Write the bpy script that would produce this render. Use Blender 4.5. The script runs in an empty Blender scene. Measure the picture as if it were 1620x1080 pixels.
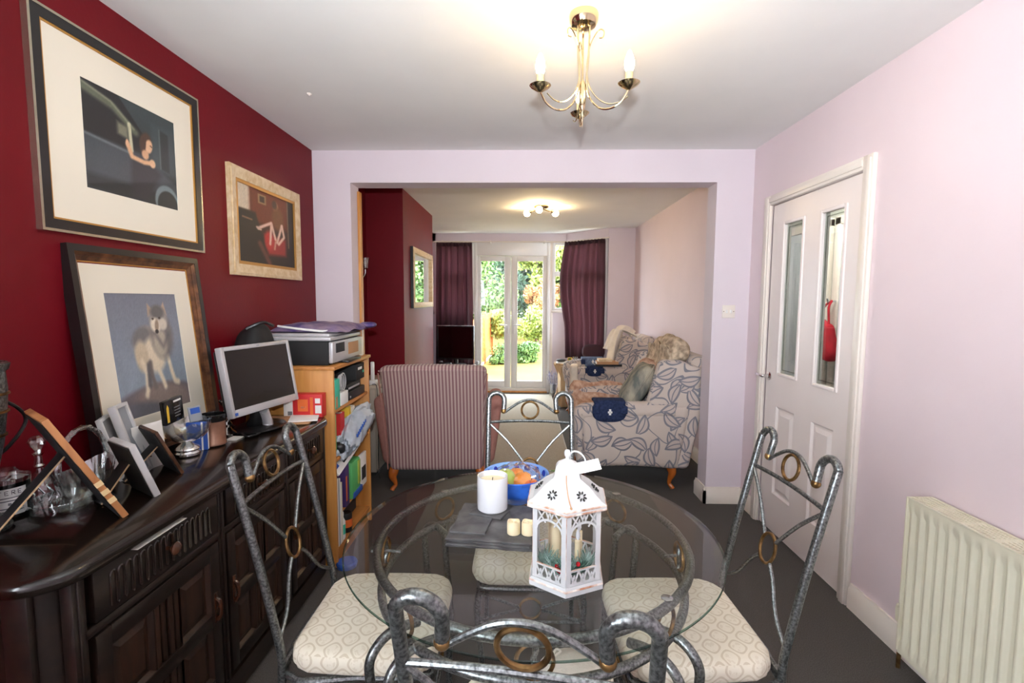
import bpy, bmesh, math, random
import numpy as np
from mathutils import Vector, Matrix, Euler
R = math.radians
PI = math.pi
random.seed(7)
COL = bpy.context.scene.collection

def srgb(r, g, b):
    f = lambda c: (c / 255 / 12.92) if c / 255 <= .04045 else ((c / 255 + .055) / 1.055) ** 2.4
    return (f(r), f(g), f(b), 1.0)

# ------------------------------------------------------------------ camera, sky, lamps, exposure
scn = bpy.context.scene
CAM_H = 1.4034
cd = bpy.data.cameras.new('camera')
cam = bpy.data.objects.new('camera', cd)
COL.objects.link(cam)
cd.sensor_width = 36.0
cd.lens = 775.16 / 1620 * 36
cd.clip_start = .02
p_, y_, r_ = .0838, .0237, .0046
fw = Vector((-math.sin(y_) * math.cos(p_), math.cos(y_) * math.cos(p_), -math.sin(p_)))
rt = Vector((math.cos(y_), math.sin(y_), 0))
up = rt.cross(fw)
rt, up = math.cos(r_) * rt + math.sin(r_) * up, -math.sin(r_) * rt + math.cos(r_) * up
m = Matrix((rt, up, -fw)).transposed().to_4x4()
m.translation = (0, 0, CAM_H)
cam.matrix_world = m
scn.camera = cam

scn.view_settings.view_transform = 'Standard'
scn.view_settings.look = 'None'
scn.view_settings.gamma = 1
scn.view_settings.use_curve_mapping = False
scn.view_settings.exposure = 1.02

w = bpy.data.worlds.new('world')
scn.world = w
w.use_nodes = True
nt = w.node_tree
bg = nt.nodes['Background']
bg.inputs['Color'].default_value = (.80, .90, 1.0, 1)
bg.inputs['Strength'].default_value = 11.0

def lamp(name, kind, loc, energy, color=(1, 1, 1), aim=None, **kw):
    l = bpy.data.lights.new(name, kind)
    l.energy = energy
    l.color = color
    for k, v in kw.items():
        setattr(l, k, v)
    o = bpy.data.objects.new(name, l)
    COL.objects.link(o)
    o.location = loc
    if aim is not None:
        d = Vector(aim) - Vector(loc)
        o.rotation_euler = d.to_track_quat('-Z', 'Y').to_euler()
    return o

lamp('sun', 'SUN', (0, 0, 10), 2.6, (1, .95, .85), aim=(-4.5, 6.5, -1.0), angle=R(1.0))
# the photographer's flash above the lens
lamp('camera_flash', 'SPOT', (.0, -.03, 1.56), 118, (.88, .95, 1.0), aim=(.15, 3.0, 2.85), spot_size=R(120), spot_blend=.95, shadow_soft_size=.025)
# added fill lamp, set in a made-up window behind the camera
lamp('added_rear_fill', 'AREA', (-1.40, -.85, 1.5), 18, (.86, .94, 1.0), aim=(1.2, -.2, 1.7), shape='RECTANGLE', size=.95, size_y=1.1)
lamp('added_hall_fill', 'POINT', (2.0, 3.6, 2.2), 24, (1, .97, .92), shadow_soft_size=.12)  # unseen lamp added to brighten the hall behind the door panes
# daylight sampled through the bay (a portal emits nothing of its own)
po = lamp('bay_portal', 'AREA', (-.3, 7.62, 1.25), 1, aim=(-.3, 0, 1.25), shape='RECTANGLE', size=2.2, size_y=2.3)
po.data.cycles.is_portal = True

# ------------------------------------------------------------------ materials
def newmat(name):
    mt = bpy.data.materials.new(name)
    mt.use_nodes = True
    return mt, mt.node_tree.nodes, mt.node_tree.links

def pmat(name, col, rough=.5, metal=0.0, var=0.0, vscale=12.0, bump=0.0, bscale=120.0, col2=None, spec=.5, coat=0.0,
         sheen=0.0, emit=None, estr=0.0, stretch=None, detail=3.0, subsurf=0.0):
    mt, n, l = newmat(name)
    b = n['Principled BSDF']
    b.inputs['Roughness'].default_value = rough
    b.inputs['Metallic'].default_value = metal
    b.inputs['Specular IOR Level'].default_value = spec
    b.inputs['Coat Weight'].default_value = coat
    b.inputs['Sheen Weight'].default_value = sheen
    b.inputs['Base Color'].default_value = col
    if emit:
        b.inputs['Emission Color'].default_value = emit
        b.inputs['Emission Strength'].default_value = estr
    tc = n.new('ShaderNodeTexCoord')
    mp = n.new('ShaderNodeMapping')
    l.new(tc.outputs['Object'], mp.inputs['Vector'])
    if stretch:
        mp.inputs['Scale'].default_value = stretch
    if var or col2:
        nz = n.new('ShaderNodeTexNoise')
        nz.inputs['Scale'].default_value = vscale
        nz.inputs['Detail'].default_value = detail
        l.new(mp.outputs['Vector'], nz.inputs['Vector'])
        cr = n.new('ShaderNodeValToRGB')
        c2 = col2 or tuple(min(1, c * (1 + var)) for c in col[:3]) + (1,)
        c1 = col if col2 else tuple(c * (1 - var) for c in col[:3]) + (1,)
        cr.color_ramp.elements[0].position = .35
        cr.color_ramp.elements[1].position = .65
        cr.color_ramp.elements[0].color = c1
        cr.color_ramp.elements[1].color = c2
        l.new(nz.outputs['Fac'], cr.inputs['Fac'])
        l.new(cr.outputs['Color'], b.inputs['Base Color'])
    if bump:
        nb = n.new('ShaderNodeTexNoise')
        nb.inputs['Scale'].default_value = bscale
        nb.inputs['Detail'].default_value = 4
        l.new(mp.outputs['Vector'], nb.inputs['Vector'])
        bp = n.new('ShaderNodeBump')
        bp.inputs['Strength'].default_value = bump
        bp.inputs['Distance'].default_value = .004
        l.new(nb.outputs['Fac'], bp.inputs['Height'])
        l.new(bp.outputs['Normal'], b.inputs['Normal'])
    return mt

def woodmat(name, c1, c2, rough=.4, axis='Z', scale=9.0, coat=0.0, bump=.15):
    mt, n, l = newmat(name)
    b = n['Principled BSDF']
    b.inputs['Roughness'].default_value = rough
    b.inputs['Coat Weight'].default_value = coat
    tc = n.new('ShaderNodeTexCoord')
    mp = n.new('ShaderNodeMapping')
    s = {'X': (.12, 1, 1), 'Y': (1, .12, 1), 'Z': (1, 1, .12)}[axis]
    mp.inputs['Scale'].default_value = s
    l.new(tc.outputs['Object'], mp.inputs['Vector'])
    nz = n.new('ShaderNodeTexNoise')
    nz.inputs['Scale'].default_value = scale * 4
    nz.inputs['Detail'].default_value = 5
    nz.inputs['Distortion'].default_value = .6
    l.new(mp.outputs['Vector'], nz.inputs['Vector'])
    cr = n.new('ShaderNodeValToRGB')
    cr.color_ramp.elements[0].position = .3
    cr.color_ramp.elements[1].position = .7
    cr.color_ramp.elements[0].color = c1
    cr.color_ramp.elements[1].color = c2
    l.new(nz.outputs['Fac'], cr.inputs['Fac'])
    l.new(cr.outputs['Color'], b.inputs['Base Color'])
    bp = n.new('ShaderNodeBump')
    bp.inputs['Strength'].default_value = bump
    bp.inputs['Distance'].default_value = .002
    l.new(nz.outputs['Fac'], bp.inputs['Height'])
    l.new(bp.outputs['Normal'], b.inputs['Normal'])
    return mt

def mathn(n, l, op, a, b=None, clamp=False):
    m_ = n.new('ShaderNodeMath')
    m_.operation = op
    m_.use_clamp = clamp
    for i, v in enumerate((a, b)):
        if v is None:
            continue
        if isinstance(v, (int, float)):
            m_.inputs[i].default_value = v
        else:
            l.new(v, m_.inputs[i])
    return m_.outputs[0]

def glassmat(name, tint=(.96, .98, .97, 1), ior=1.5, rough=0.0, boost=1.0):
    """clear pane: what is not reflected by Fresnel passes straight through, tinted"""
    mt, n, l = newmat(name)
    n.remove(n['Principled BSDF'])
    out = n['Material Output']
    lw = n.new('ShaderNodeLayerWeight')                # Facing is the same on both sides of a face
    lw.inputs['Blend'].default_value = .5
    f0 = ((ior - 1) / (ior + 1)) ** 2
    sch = mathn(n, l, 'ADD', f0, mathn(n, l, 'MULTIPLY', 1 - f0, mathn(n, l, 'POWER', lw.outputs['Facing'], 5.0)))
    tr = n.new('ShaderNodeBsdfTransparent')
    tr.inputs['Color'].default_value = tint
    gl = n.new('ShaderNodeBsdfGlossy')
    gl.inputs['Roughness'].default_value = rough
    mu = n.new('ShaderNodeMath')
    mu.operation = 'MULTIPLY'
    mu.use_clamp = True
    mu.inputs[1].default_value = boost
    l.new(sch, mu.inputs[0])
    mx = n.new('ShaderNodeMixShader')
    l.new(mu.outputs[0], mx.inputs[0])
    l.new(tr.outputs[0], mx.inputs[1])
    l.new(gl.outputs[0], mx.inputs[2])
    l.new(mx.outputs[0], out.inputs['Surface'])
    return mt

def mixcol(n, l, fac, c1, c2):
    mx = n.new('ShaderNodeMix')
    mx.data_type = 'RGBA'
    l.new(fac, mx.inputs[0])
    for s, c in ((6, c1), (7, c2)):
        if isinstance(c, tuple):
            mx.inputs[s].default_value = c
        else:
            l.new(c, mx.inputs[s])
    return mx.outputs[2]

def fabric_finish(n, l, b, uv, colout, bscale=600, strength=.25):
    l.new(colout, b.inputs['Base Color'])
    b.inputs['Roughness'].default_value = .9
    b.inputs['Specular IOR Level'].default_value = .15
    b.inputs['Sheen Weight'].default_value = .15
    nb = n.new('ShaderNodeTexNoise')
    nb.inputs['Scale'].default_value = bscale
    l.new(uv, nb.inputs['Vector'])
    bp = n.new('ShaderNodeBump')
    bp.inputs['Strength'].default_value = strength
    bp.inputs['Distance'].default_value = .002
    l.new(nb.outputs['Fac'], bp.inputs['Height'])
    l.new(bp.outputs['Normal'], b.inputs['Normal'])

def floral(name, base, leaf, leaf2):
    mt, n, l = newmat(name)
    b = n['Principled BSDF']
    tc = n.new('ShaderNodeTexCoord')
    uv = tc.outputs['UV']
    def layer(scale, off, keep=0.0):
        mp = n.new('ShaderNodeMapping')
        mp.inputs['Scale'].default_value = (scale, scale, scale)
        mp.inputs['Location'].default_value = off
        l.new(uv, mp.inputs['Vector'])
        vo = n.new('ShaderNodeTexVoronoi')
        vo.voronoi_dimensions = '2D'
        vo.inputs['Scale'].default_value = 1
        vo.inputs['Randomness'].default_value = .75
        l.new(mp.outputs['Vector'], vo.inputs['Vector'])
        sb = n.new('ShaderNodeVectorMath')
        sb.operation = 'SUBTRACT'
        l.new(mp.outputs['Vector'], sb.inputs[0])
        l.new(vo.outputs['Position'], sb.inputs[1])
        sc = n.new('ShaderNodeSeparateColor')
        l.new(vo.outputs['Color'], sc.inputs[0])
        rot = n.new('ShaderNodeVectorRotate')
        rot.rotation_type = 'Z_AXIS'
        l.new(sb.outputs[0], rot.inputs['Vector'])
        l.new(mathn(n, l, 'MULTIPLY', sc.outputs[0], 6.28), rot.inputs['Angle'])
        sx = n.new('ShaderNodeSeparateXYZ')
        l.new(rot.outputs[0], sx.inputs[0])
        X, Y = sx.outputs[0], sx.outputs[1]
        L_ = .5
        q = mathn(n, l, 'DIVIDE', X, L_)
        # bend the leaf a little
        Y = mathn(n, l, 'ADD', Y, mathn(n, l, 'MULTIPLY', mathn(n, l, 'MULTIPLY', q, q), .13))
        wd = mathn(n, l, 'MULTIPLY', mathn(n, l, 'SUBTRACT', 1.0, mathn(n, l, 'MULTIPLY', q, q)), .23)
        aY = mathn(n, l, 'ABSOLUTE', Y)
        g = mathn(n, l, 'ABSOLUTE', mathn(n, l, 'SUBTRACT', aY, wd))
        inside = mathn(n, l, 'LESS_THAN', mathn(n, l, 'ABSOLUTE', X), L_ + .03)
        line = mathn(n, l, 'MULTIPLY', mathn(n, l, 'LESS_THAN', g, .046), inside)
        rib = mathn(n, l, 'MULTIPLY', mathn(n, l, 'LESS_THAN', aY, .026), inside)
        fill = mathn(n, l, 'MULTIPLY', mathn(n, l, 'LESS_THAN', aY, wd), inside)
        kp = mathn(n, l, 'GREATER_THAN', sc.outputs[1], keep)
        return mathn(n, l, 'MULTIPLY', mathn(n, l, 'MAXIMUM', line, rib), kp), mathn(n, l, 'MULTIPLY', fill, kp)
    a, fa = layer(6.4, (0, 0, 0))
    a2, fa2 = layer(7.4, (3.37, 1.71, 0), .3)
    a2 = mathn(n, l, 'MULTIPLY', a2, mathn(n, l, 'SUBTRACT', 1.0, fa))
    a = mathn(n, l, 'MAXIMUM', a, a2)
    fa = mathn(n, l, 'MAXIMUM', fa, fa2)
    # trailing stems: contour of a smooth noise
    nz = n.new('ShaderNodeTexNoise')
    nz.inputs['Scale'].default_value = 5
    nz.inputs['Detail'].default_value = 0
    l.new(uv, nz.inputs['Vector'])
    stem = mathn(n, l, 'LESS_THAN', mathn(n, l, 'ABSOLUTE', mathn(n, l, 'SUBTRACT', nz.outputs['Fac'], .5)), .013)
    stem = mathn(n, l, 'MULTIPLY', stem, mathn(n, l, 'SUBTRACT', 1.0, fa))
    c = mixcol(n, l, mathn(n, l, 'MULTIPLY', fa, .35), base, leaf2)
    c = mixcol(n, l, mathn(n, l, 'MULTIPLY', mathn(n, l, 'MAXIMUM', a, stem), .8), c, leaf)
    fabric_finish(n, l, b, uv, c)
    return mt

def ogee(name, base, line, k=62.0):
    mt, n, l = newmat(name)
    b = n['Principled BSDF']
    tc = n.new('ShaderNodeTexCoord')
    uv = tc.outputs['UV']
    rot = n.new('ShaderNodeVectorRotate')
    rot.rotation_type = 'Z_AXIS'
    rot.inputs['Angle'].default_value = R(45)
    l.new(uv, rot.inputs['Vector'])
    sx = n.new('ShaderNodeSeparateXYZ')
    l.new(rot.outputs[0], sx.inputs[0])
    su = mathn(n, l, 'SINE', mathn(n, l, 'MULTIPLY', sx.outputs[0], k))
    sv = mathn(n, l, 'SINE', mathn(n, l, 'MULTIPLY', sx.outputs[1], k))
    f = mathn(n, l, 'ABSOLUTE', mathn(n, l, 'MULTIPLY', su, sv))
    # motif in the middle of each cell
    ln = mathn(n, l, 'MULTIPLY', mathn(n, l, 'GREATER_THAN', f, .20), mathn(n, l, 'LESS_THAN', f, .46))
    nz = n.new('ShaderNodeTexNoise')
    nz.inputs['Scale'].default_value = 70
    l.new(uv, nz.inputs['Vector'])
    mo = mathn(n, l, 'MULTIPLY', mathn(n, l, 'GREATER_THAN', f, .6), mathn(n, l, 'GREATER_THAN', nz.outputs['Fac'], .55))
    c = mixcol(n, l, mathn(n, l, 'MULTIPLY', mathn(n, l, 'MAXIMUM', ln, mathn(n, l, 'MULTIPLY', mo, .5)), .75), base, line)
    fabric_finish(n, l, b, uv, c)
    return mt

def stripes(name, c1, c2, period):
    mt, n, l = newmat(name)
    b = n['Principled BSDF']
    tc = n.new('ShaderNodeTexCoord')
    uv = tc.outputs['UV']
    sx = n.new('ShaderNodeSeparateXYZ')
    l.new(uv, sx.inputs[0])
    ph = mathn(n, l, 'MULTIPLY', sx.outputs[0], 2 * PI / period)
    s = mathn(n, l, 'SINE', ph)
    s3 = mathn(n, l, 'MULTIPLY', mathn(n, l, 'SINE', mathn(n, l, 'MULTIPLY', ph, 3.0)), .28)
    f = mathn(n, l, 'ADD', mathn(n, l, 'MULTIPLY', mathn(n, l, 'ADD', s, s3), .9), .5, clamp=True)
    c = mixcol(n, l, f, c1, c2)
    fabric_finish(n, l, b, uv, c)
    return mt

def attrmat(name, rough=.5, coat=0.0):
    mt, n, l = newmat(name)
    b = n['Principled BSDF']
    b.inputs['Roughness'].default_value = rough
    b.inputs['Coat Weight'].default_value = coat
    b.inputs['Coat Roughness'].default_value = .03
    a = n.new('ShaderNodeAttribute')
    a.attribute_name = 'print'
    l.new(a.outputs['Color'], b.inputs['Base Color'])
    return mt

def clothmat(name, col, trans, var=.2):
    mt, n, l = newmat(name)
    out = n['Material Output']
    b = n['Principled BSDF']
    b.inputs['Base Color'].default_value = col
    b.inputs['Roughness'].default_value = .8
    t = n.new('ShaderNodeBsdfTranslucent')
    t.inputs['Color'].default_value = trans
    mx = n.new('ShaderNodeMixShader')
    mx.inputs[0].default_value = .42
    l.new(b.outputs[0], mx.inputs[1])
    l.new(t.outputs[0], mx.inputs[2])
    l.new(mx.outputs[0], out.inputs['Surface'])
    return mt

M = {}
M['red_paint'] = pmat('red_paint', srgb(108, 4, 20), .5, var=.06, spec=.24, vscale=3, bump=.12, bscale=60)
M['lilac'] = pmat('lilac_paint', srgb(219, 207, 214), .7, var=.02, vscale=2, bump=.08, bscale=70)
M['lilac_pink'] = pmat('lilac_pink_paint', srgb(226, 208, 212), .7, var=.02, vscale=2, bump=.08, bscale=70)
M['ceiling'] = pmat('ceiling_paint', srgb(236, 235, 232), .8, var=.015, vscale=3, bump=.1, bscale=40)
M['carpet'] = pmat('carpet_grey', srgb(92, 88, 85), .95, var=.22, vscale=260, bump=.8, bscale=420, spec=.1)
M['rug'] = pmat('rug_beige', srgb(176, 166, 150), .95, var=.12, vscale=180, bump=.7, bscale=380, spec=.1)
M['white_gloss'] = pmat('white_gloss', srgb(232, 222, 212), .3, var=.01, vscale=4)
M['door_white'] = pmat('door_white', srgb(240, 229, 225), .35, var=.01, vscale=4)
M['upvc'] = pmat('upvc', srgb(236, 234, 232), .25)
M['cream_enamel'] = pmat('cream_enamel', srgb(226, 219, 196), .35, var=.01)
M['dark_slot'] = pmat('dark_slot', srgb(40, 38, 36), .7)
M['oak'] = woodmat('dark_oak', srgb(20, 14, 11), srgb(40, 26, 19), .35, 'Y', 8, coat=.2)
M['oak_door'] = woodmat('dark_oak_door', srgb(30, 19, 13), srgb(66, 42, 28), .4, 'Z', 8)
M['oak_top'] = woodmat('dark_oak_polished', srgb(18, 12, 9), srgb(34, 22, 16), .2, 'Y', 6, coat=.25, bump=.02)
M['pine'] = woodmat('pine', srgb(188, 124, 58), srgb(214, 152, 80), .4, 'Z', 6)
M['pine_y'] = woodmat('pine_shelf', srgb(176, 112, 54), srgb(206, 142, 74), .4, 'Y', 6)
M['orange_wood'] = woodmat('orange_wood', srgb(168, 84, 26), srgb(196, 108, 40), .25, 'Z', 6, coat=.4)
M['pale_wood'] = woodmat('pale_wood', srgb(178, 146, 108), srgb(204, 174, 134), .4, 'Z', 6)
M['frame_wood'] = woodmat('frame_wood', srgb(170, 110, 66), srgb(198, 138, 88), .4, 'Z', 7)
M['inlay'] = pmat('inlay_wood', srgb(226, 196, 146), .4)
M['pewter'] = pmat('pewter', srgb(84, 86, 86), .30, .85, col2=srgb(146, 149, 148), vscale=170, bump=.15, bscale=200)
M['brass'] = pmat('antique_brass', srgb(98, 72, 42), .34, .9, col2=srgb(166, 130, 84), vscale=40)
M['chrome'] = pmat('chrome', (.75, .75, .76, 1), .08, 1.0)
M['gold_chrome'] = pmat('chandelier_metal', srgb(214, 196, 160), .12, 1.0)
M['silver'] = pmat('silver_plastic', srgb(190, 188, 190), .35, .3)
M['black'] = pmat('black_plastic', srgb(22, 22, 24), .35)
M['black_matt'] = pmat('black_matt', srgb(24, 23, 24), .7)
M['screen'] = pmat('screen_off', srgb(20, 20, 22), .18, coat=.3)
M['tv_screen'] = pmat('tv_screen_off', srgb(8, 8, 10), .05, coat=.5)
M['glass_table'] = glassmat('table_glass', (.93, .95, .94, 1), 1.52)
M['glass_edge'] = glassmat('glass_edge', (.25, .40, .36, 1), 1.6)
M['pane'] = glassmat('window_pane', (.97, .98, .98, 1), 1.5)
M['door_pane'] = glassmat('door_pane', (.74, .77, .74, 1), 1.5, boost=1.6)
M['crystal'] = glassmat('crystal', (.93, .95, .94, 1), 1.9, .03, boost=2.6)
M['pic_glass'] = None
M['mount'] = pmat('mount_board', srgb(232, 224, 206), .8)
M['fr_black'] = pmat('frame_black', srgb(24, 22, 22), .3, coat=.3)
M['fr_silver'] = pmat('frame_silver_edge', srgb(196, 188, 168), .25, .9)
M['fr_cream'] = pmat('frame_limed_cream', srgb(206, 176, 132), .5, col2=srgb(226, 204, 170), vscale=30)
M['fr_gold'] = pmat('frame_gold', srgb(190, 140, 70), .4, .4)
M['fr_bronze'] = pmat('frame_bronze', srgb(72, 46, 34), .35, .3, col2=srgb(128, 86, 58), vscale=25)
M['floral'] = floral('floral_fabric', srgb(198, 184, 174), srgb(104, 110, 124), srgb(178, 160, 158))
M['ogee'] = ogee('seat_fabric', srgb(228, 218, 199), srgb(200, 184, 158))
M['stripe'] = stripes('striped_fabric', srgb(140, 102, 106), srgb(190, 168, 158), .0237)
M['mauve'] = pmat('mauve_fabric', srgb(176, 128, 118), .9, var=.05, vscale=40, bump=.2, bscale=300, spec=.1)
M['plum_curtain'] = clothmat('plum_curtain', srgb(68, 46, 54), srgb(160, 122, 128))
M['white_cloth'] = pmat('white_cloth', srgb(226, 216, 202), .9, var=.04, vscale=20, bump=.4, bscale=150, spec=.1)
M['lace_cloth'] = pmat('pale_pillow_cloth', srgb(150, 132, 114), .9, col2=srgb(214, 194, 168), vscale=26, bump=.9, bscale=45, spec=.1)
M['fur_pink'] = pmat('fur_pink_brown', srgb(168, 128, 108), 1.0, col2=srgb(206, 176, 156), vscale=30, bump=1.0, bscale=90, spec=.05, stretch=(1, .3, 1))
M['fur_grey'] = pmat('fur_grey_green', srgb(112, 116, 112), 1.0, col2=srgb(176, 168, 150), vscale=14, bump=1.0, bscale=90, spec=.05, stretch=(1, 1, .4))
M['denim'] = pmat('denim', srgb(44, 54, 84), .9, var=.25, vscale=60, bump=.4, bscale=300, spec=.1)
M['denim_light'] = pmat('denim_light', srgb(98, 112, 138), .9, var=.2, vscale=40, bump=.4, bscale=300, spec=.1)
M['white_paint'] = pmat('distressed_white', srgb(200, 199, 199), .5, var=.03, vscale=30)
M['copper_edge'] = pmat('rubbed_copper_edge', srgb(172, 116, 84), .5, col2=srgb(232, 222, 212), vscale=35)
M['candle'] = pmat('candle_wax', srgb(232, 214, 176), .5)
M['ceramic'] = pmat('white_ceramic', srgb(214, 213, 216), .18, coat=.3)
M['blue_glaze'] = pmat('blue_glaze', srgb(44, 96, 190), .15, var=.2, vscale=14, coat=.4)
M['blue_glaze_light'] = pmat('blue_glaze_light', srgb(120, 160, 222), .15, var=.1, vscale=14, coat=.4)
M['blue_spot'] = pmat('blue_spot', srgb(28, 48, 150), .15, coat=.4)
M['apple'] = pmat('apple_green', srgb(156, 196, 70), .35, col2=srgb(206, 206, 90), vscale=14)
M['orange'] = pmat('orange_peel', srgb(240, 130, 40), .45, col2=srgb(250, 180, 90), vscale=10, bump=.2, bscale=200)
M['red_apple'] = pmat('apple_red', srgb(206, 50, 36), .3, col2=srgb(240, 150, 50), vscale=10)
M['film'] = glassmat('clear_film', (.95, .95, .95, 1), 1.5, .08, boost=2.0)
M['slate'] = pmat('slate', srgb(62, 60, 62), .6, col2=srgb(100, 98, 98), vscale=16, bump=.8, bscale=40)
M['pine_needle'] = pmat('artificial_fir', srgb(84, 128, 110), .7, col2=srgb(190, 214, 206), vscale=40)
M['berry'] = pmat('red_berry', srgb(190, 24, 36), .25)
M['paper'] = pmat('paper', srgb(236, 234, 230), .8)
M['print_grey'] = pmat('print_grey', srgb(120, 120, 122), .8)
M['print_dark'] = pmat('print_dark', srgb(40, 40, 44), .8)
M['kraft'] = pmat('kraft_paper', srgb(186, 140, 100), .8, var=.05)
M['red_box'] = pmat('red_card', srgb(206, 44, 46), .5)
M['yellow'] = pmat('yellow_card', srgb(232, 190, 60), .5)
M['orange_card'] = pmat('orange_card', srgb(226, 110, 50), .5)
M['teal'] = pmat('teal_card', srgb(64, 190, 160), .5)
M['green_card'] = pmat('green_card', srgb(96, 190, 110), .45)
M['purple'] = pmat('purple_card', srgb(70, 50, 110), .5)
M['purple_cloth'] = pmat('purple_cloth', srgb(70, 56, 120), .6, col2=srgb(150, 130, 150), vscale=12)
M['blue_card'] = pmat('blue_card', srgb(44, 90, 180), .5)
M['grey_card'] = pmat('grey_card', srgb(150, 156, 164), .5)
M['bag_film'] = pmat('carrier_bag_film', srgb(172, 180, 190), .35, var=.1, vscale=25)
M['copper_lustre'] = pmat('copper_lustre', srgb(120, 82, 62), .35, .5, col2=srgb(150, 110, 90), vscale=12)
M['jar_black'] = pmat('jar_black', srgb(18, 18, 18), .12, coat=.4)
M['red_coat'] = pmat('red_coat', srgb(176, 20, 40), .8, var=.2, vscale=14)
M['hall_wall'] = pmat('hall_wall', srgb(176, 178, 172), .8)
M['hall_bright'] = pmat('hall_door_paint', srgb(206, 214, 220), .6)
M['beige_board'] = pmat('beige_board', srgb(186, 174, 158), .6, var=.03)
M['lawn'] = pmat('dry_lawn', srgb(130, 102, 56), .95, col2=srgb(112, 104, 50), vscale=1.6, bump=.6, bscale=40, spec=.1)
M['fence'] = woodmat('fence_wood', srgb(168, 86, 28), srgb(196, 112, 44), .7, 'Y', 5)
M['leaf_a'] = pmat('leaf_yellow_green', srgb(104, 122, 46), .6, col2=srgb(150, 158, 74), vscale=2.5)
M['leaf_b'] = pmat('leaf_mid_green', srgb(56, 88, 40), .6, col2=srgb(98, 126, 60), vscale=2.5)
M['leaf_c'] = pmat('leaf_blue_green', srgb(46, 72, 56), .6, col2=srgb(82, 108, 82), vscale=2.5)
M['leaf_d'] = pmat('leaf_rust', srgb(160, 98, 60), .6, col2=srgb(176, 142, 90), vscale=2.5)
M['bark'] = pmat('bark', srgb(92, 74, 60), .9, var=.3, vscale=20, bump=.8, bscale=30)
M['render_pale'] = pmat('pale_render', srgb(236, 226, 214), .8)
M['bulb'] = pmat('lit_bulb', (1, 1, 1, 1), .3, emit=(1.0, .70, .36, 1), estr=70)
M['bulb2'] = pmat('lit_globe', (1, 1, 1, 1), .3, emit=(1.0, .72, .38, 1), estr=72)
M['sleeve'] = pmat('candle_sleeve', srgb(214, 196, 150), .3, .3)
M['lavender'] = pmat('lavender', srgb(150, 146, 176), .7, col2=srgb(206, 206, 216), vscale=40)
M['print'] = attrmat('print', .5)
M['print_glazed'] = attrmat('print_glazed', .5, coat=.6)
M['mirror_print'] = attrmat('print_behind_glass', .12, coat=1.0)
M['oak_knob'] = woodmat('oak_knob', srgb(62, 34, 22), srgb(96, 56, 36), .2, 'X', 10, coat=.4)
M['oak_gloss'] = woodmat('dark_oak_glossy', srgb(28, 20, 16), srgb(50, 34, 25), .18, 'Z', 10, coat=.5, bump=.03)

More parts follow.
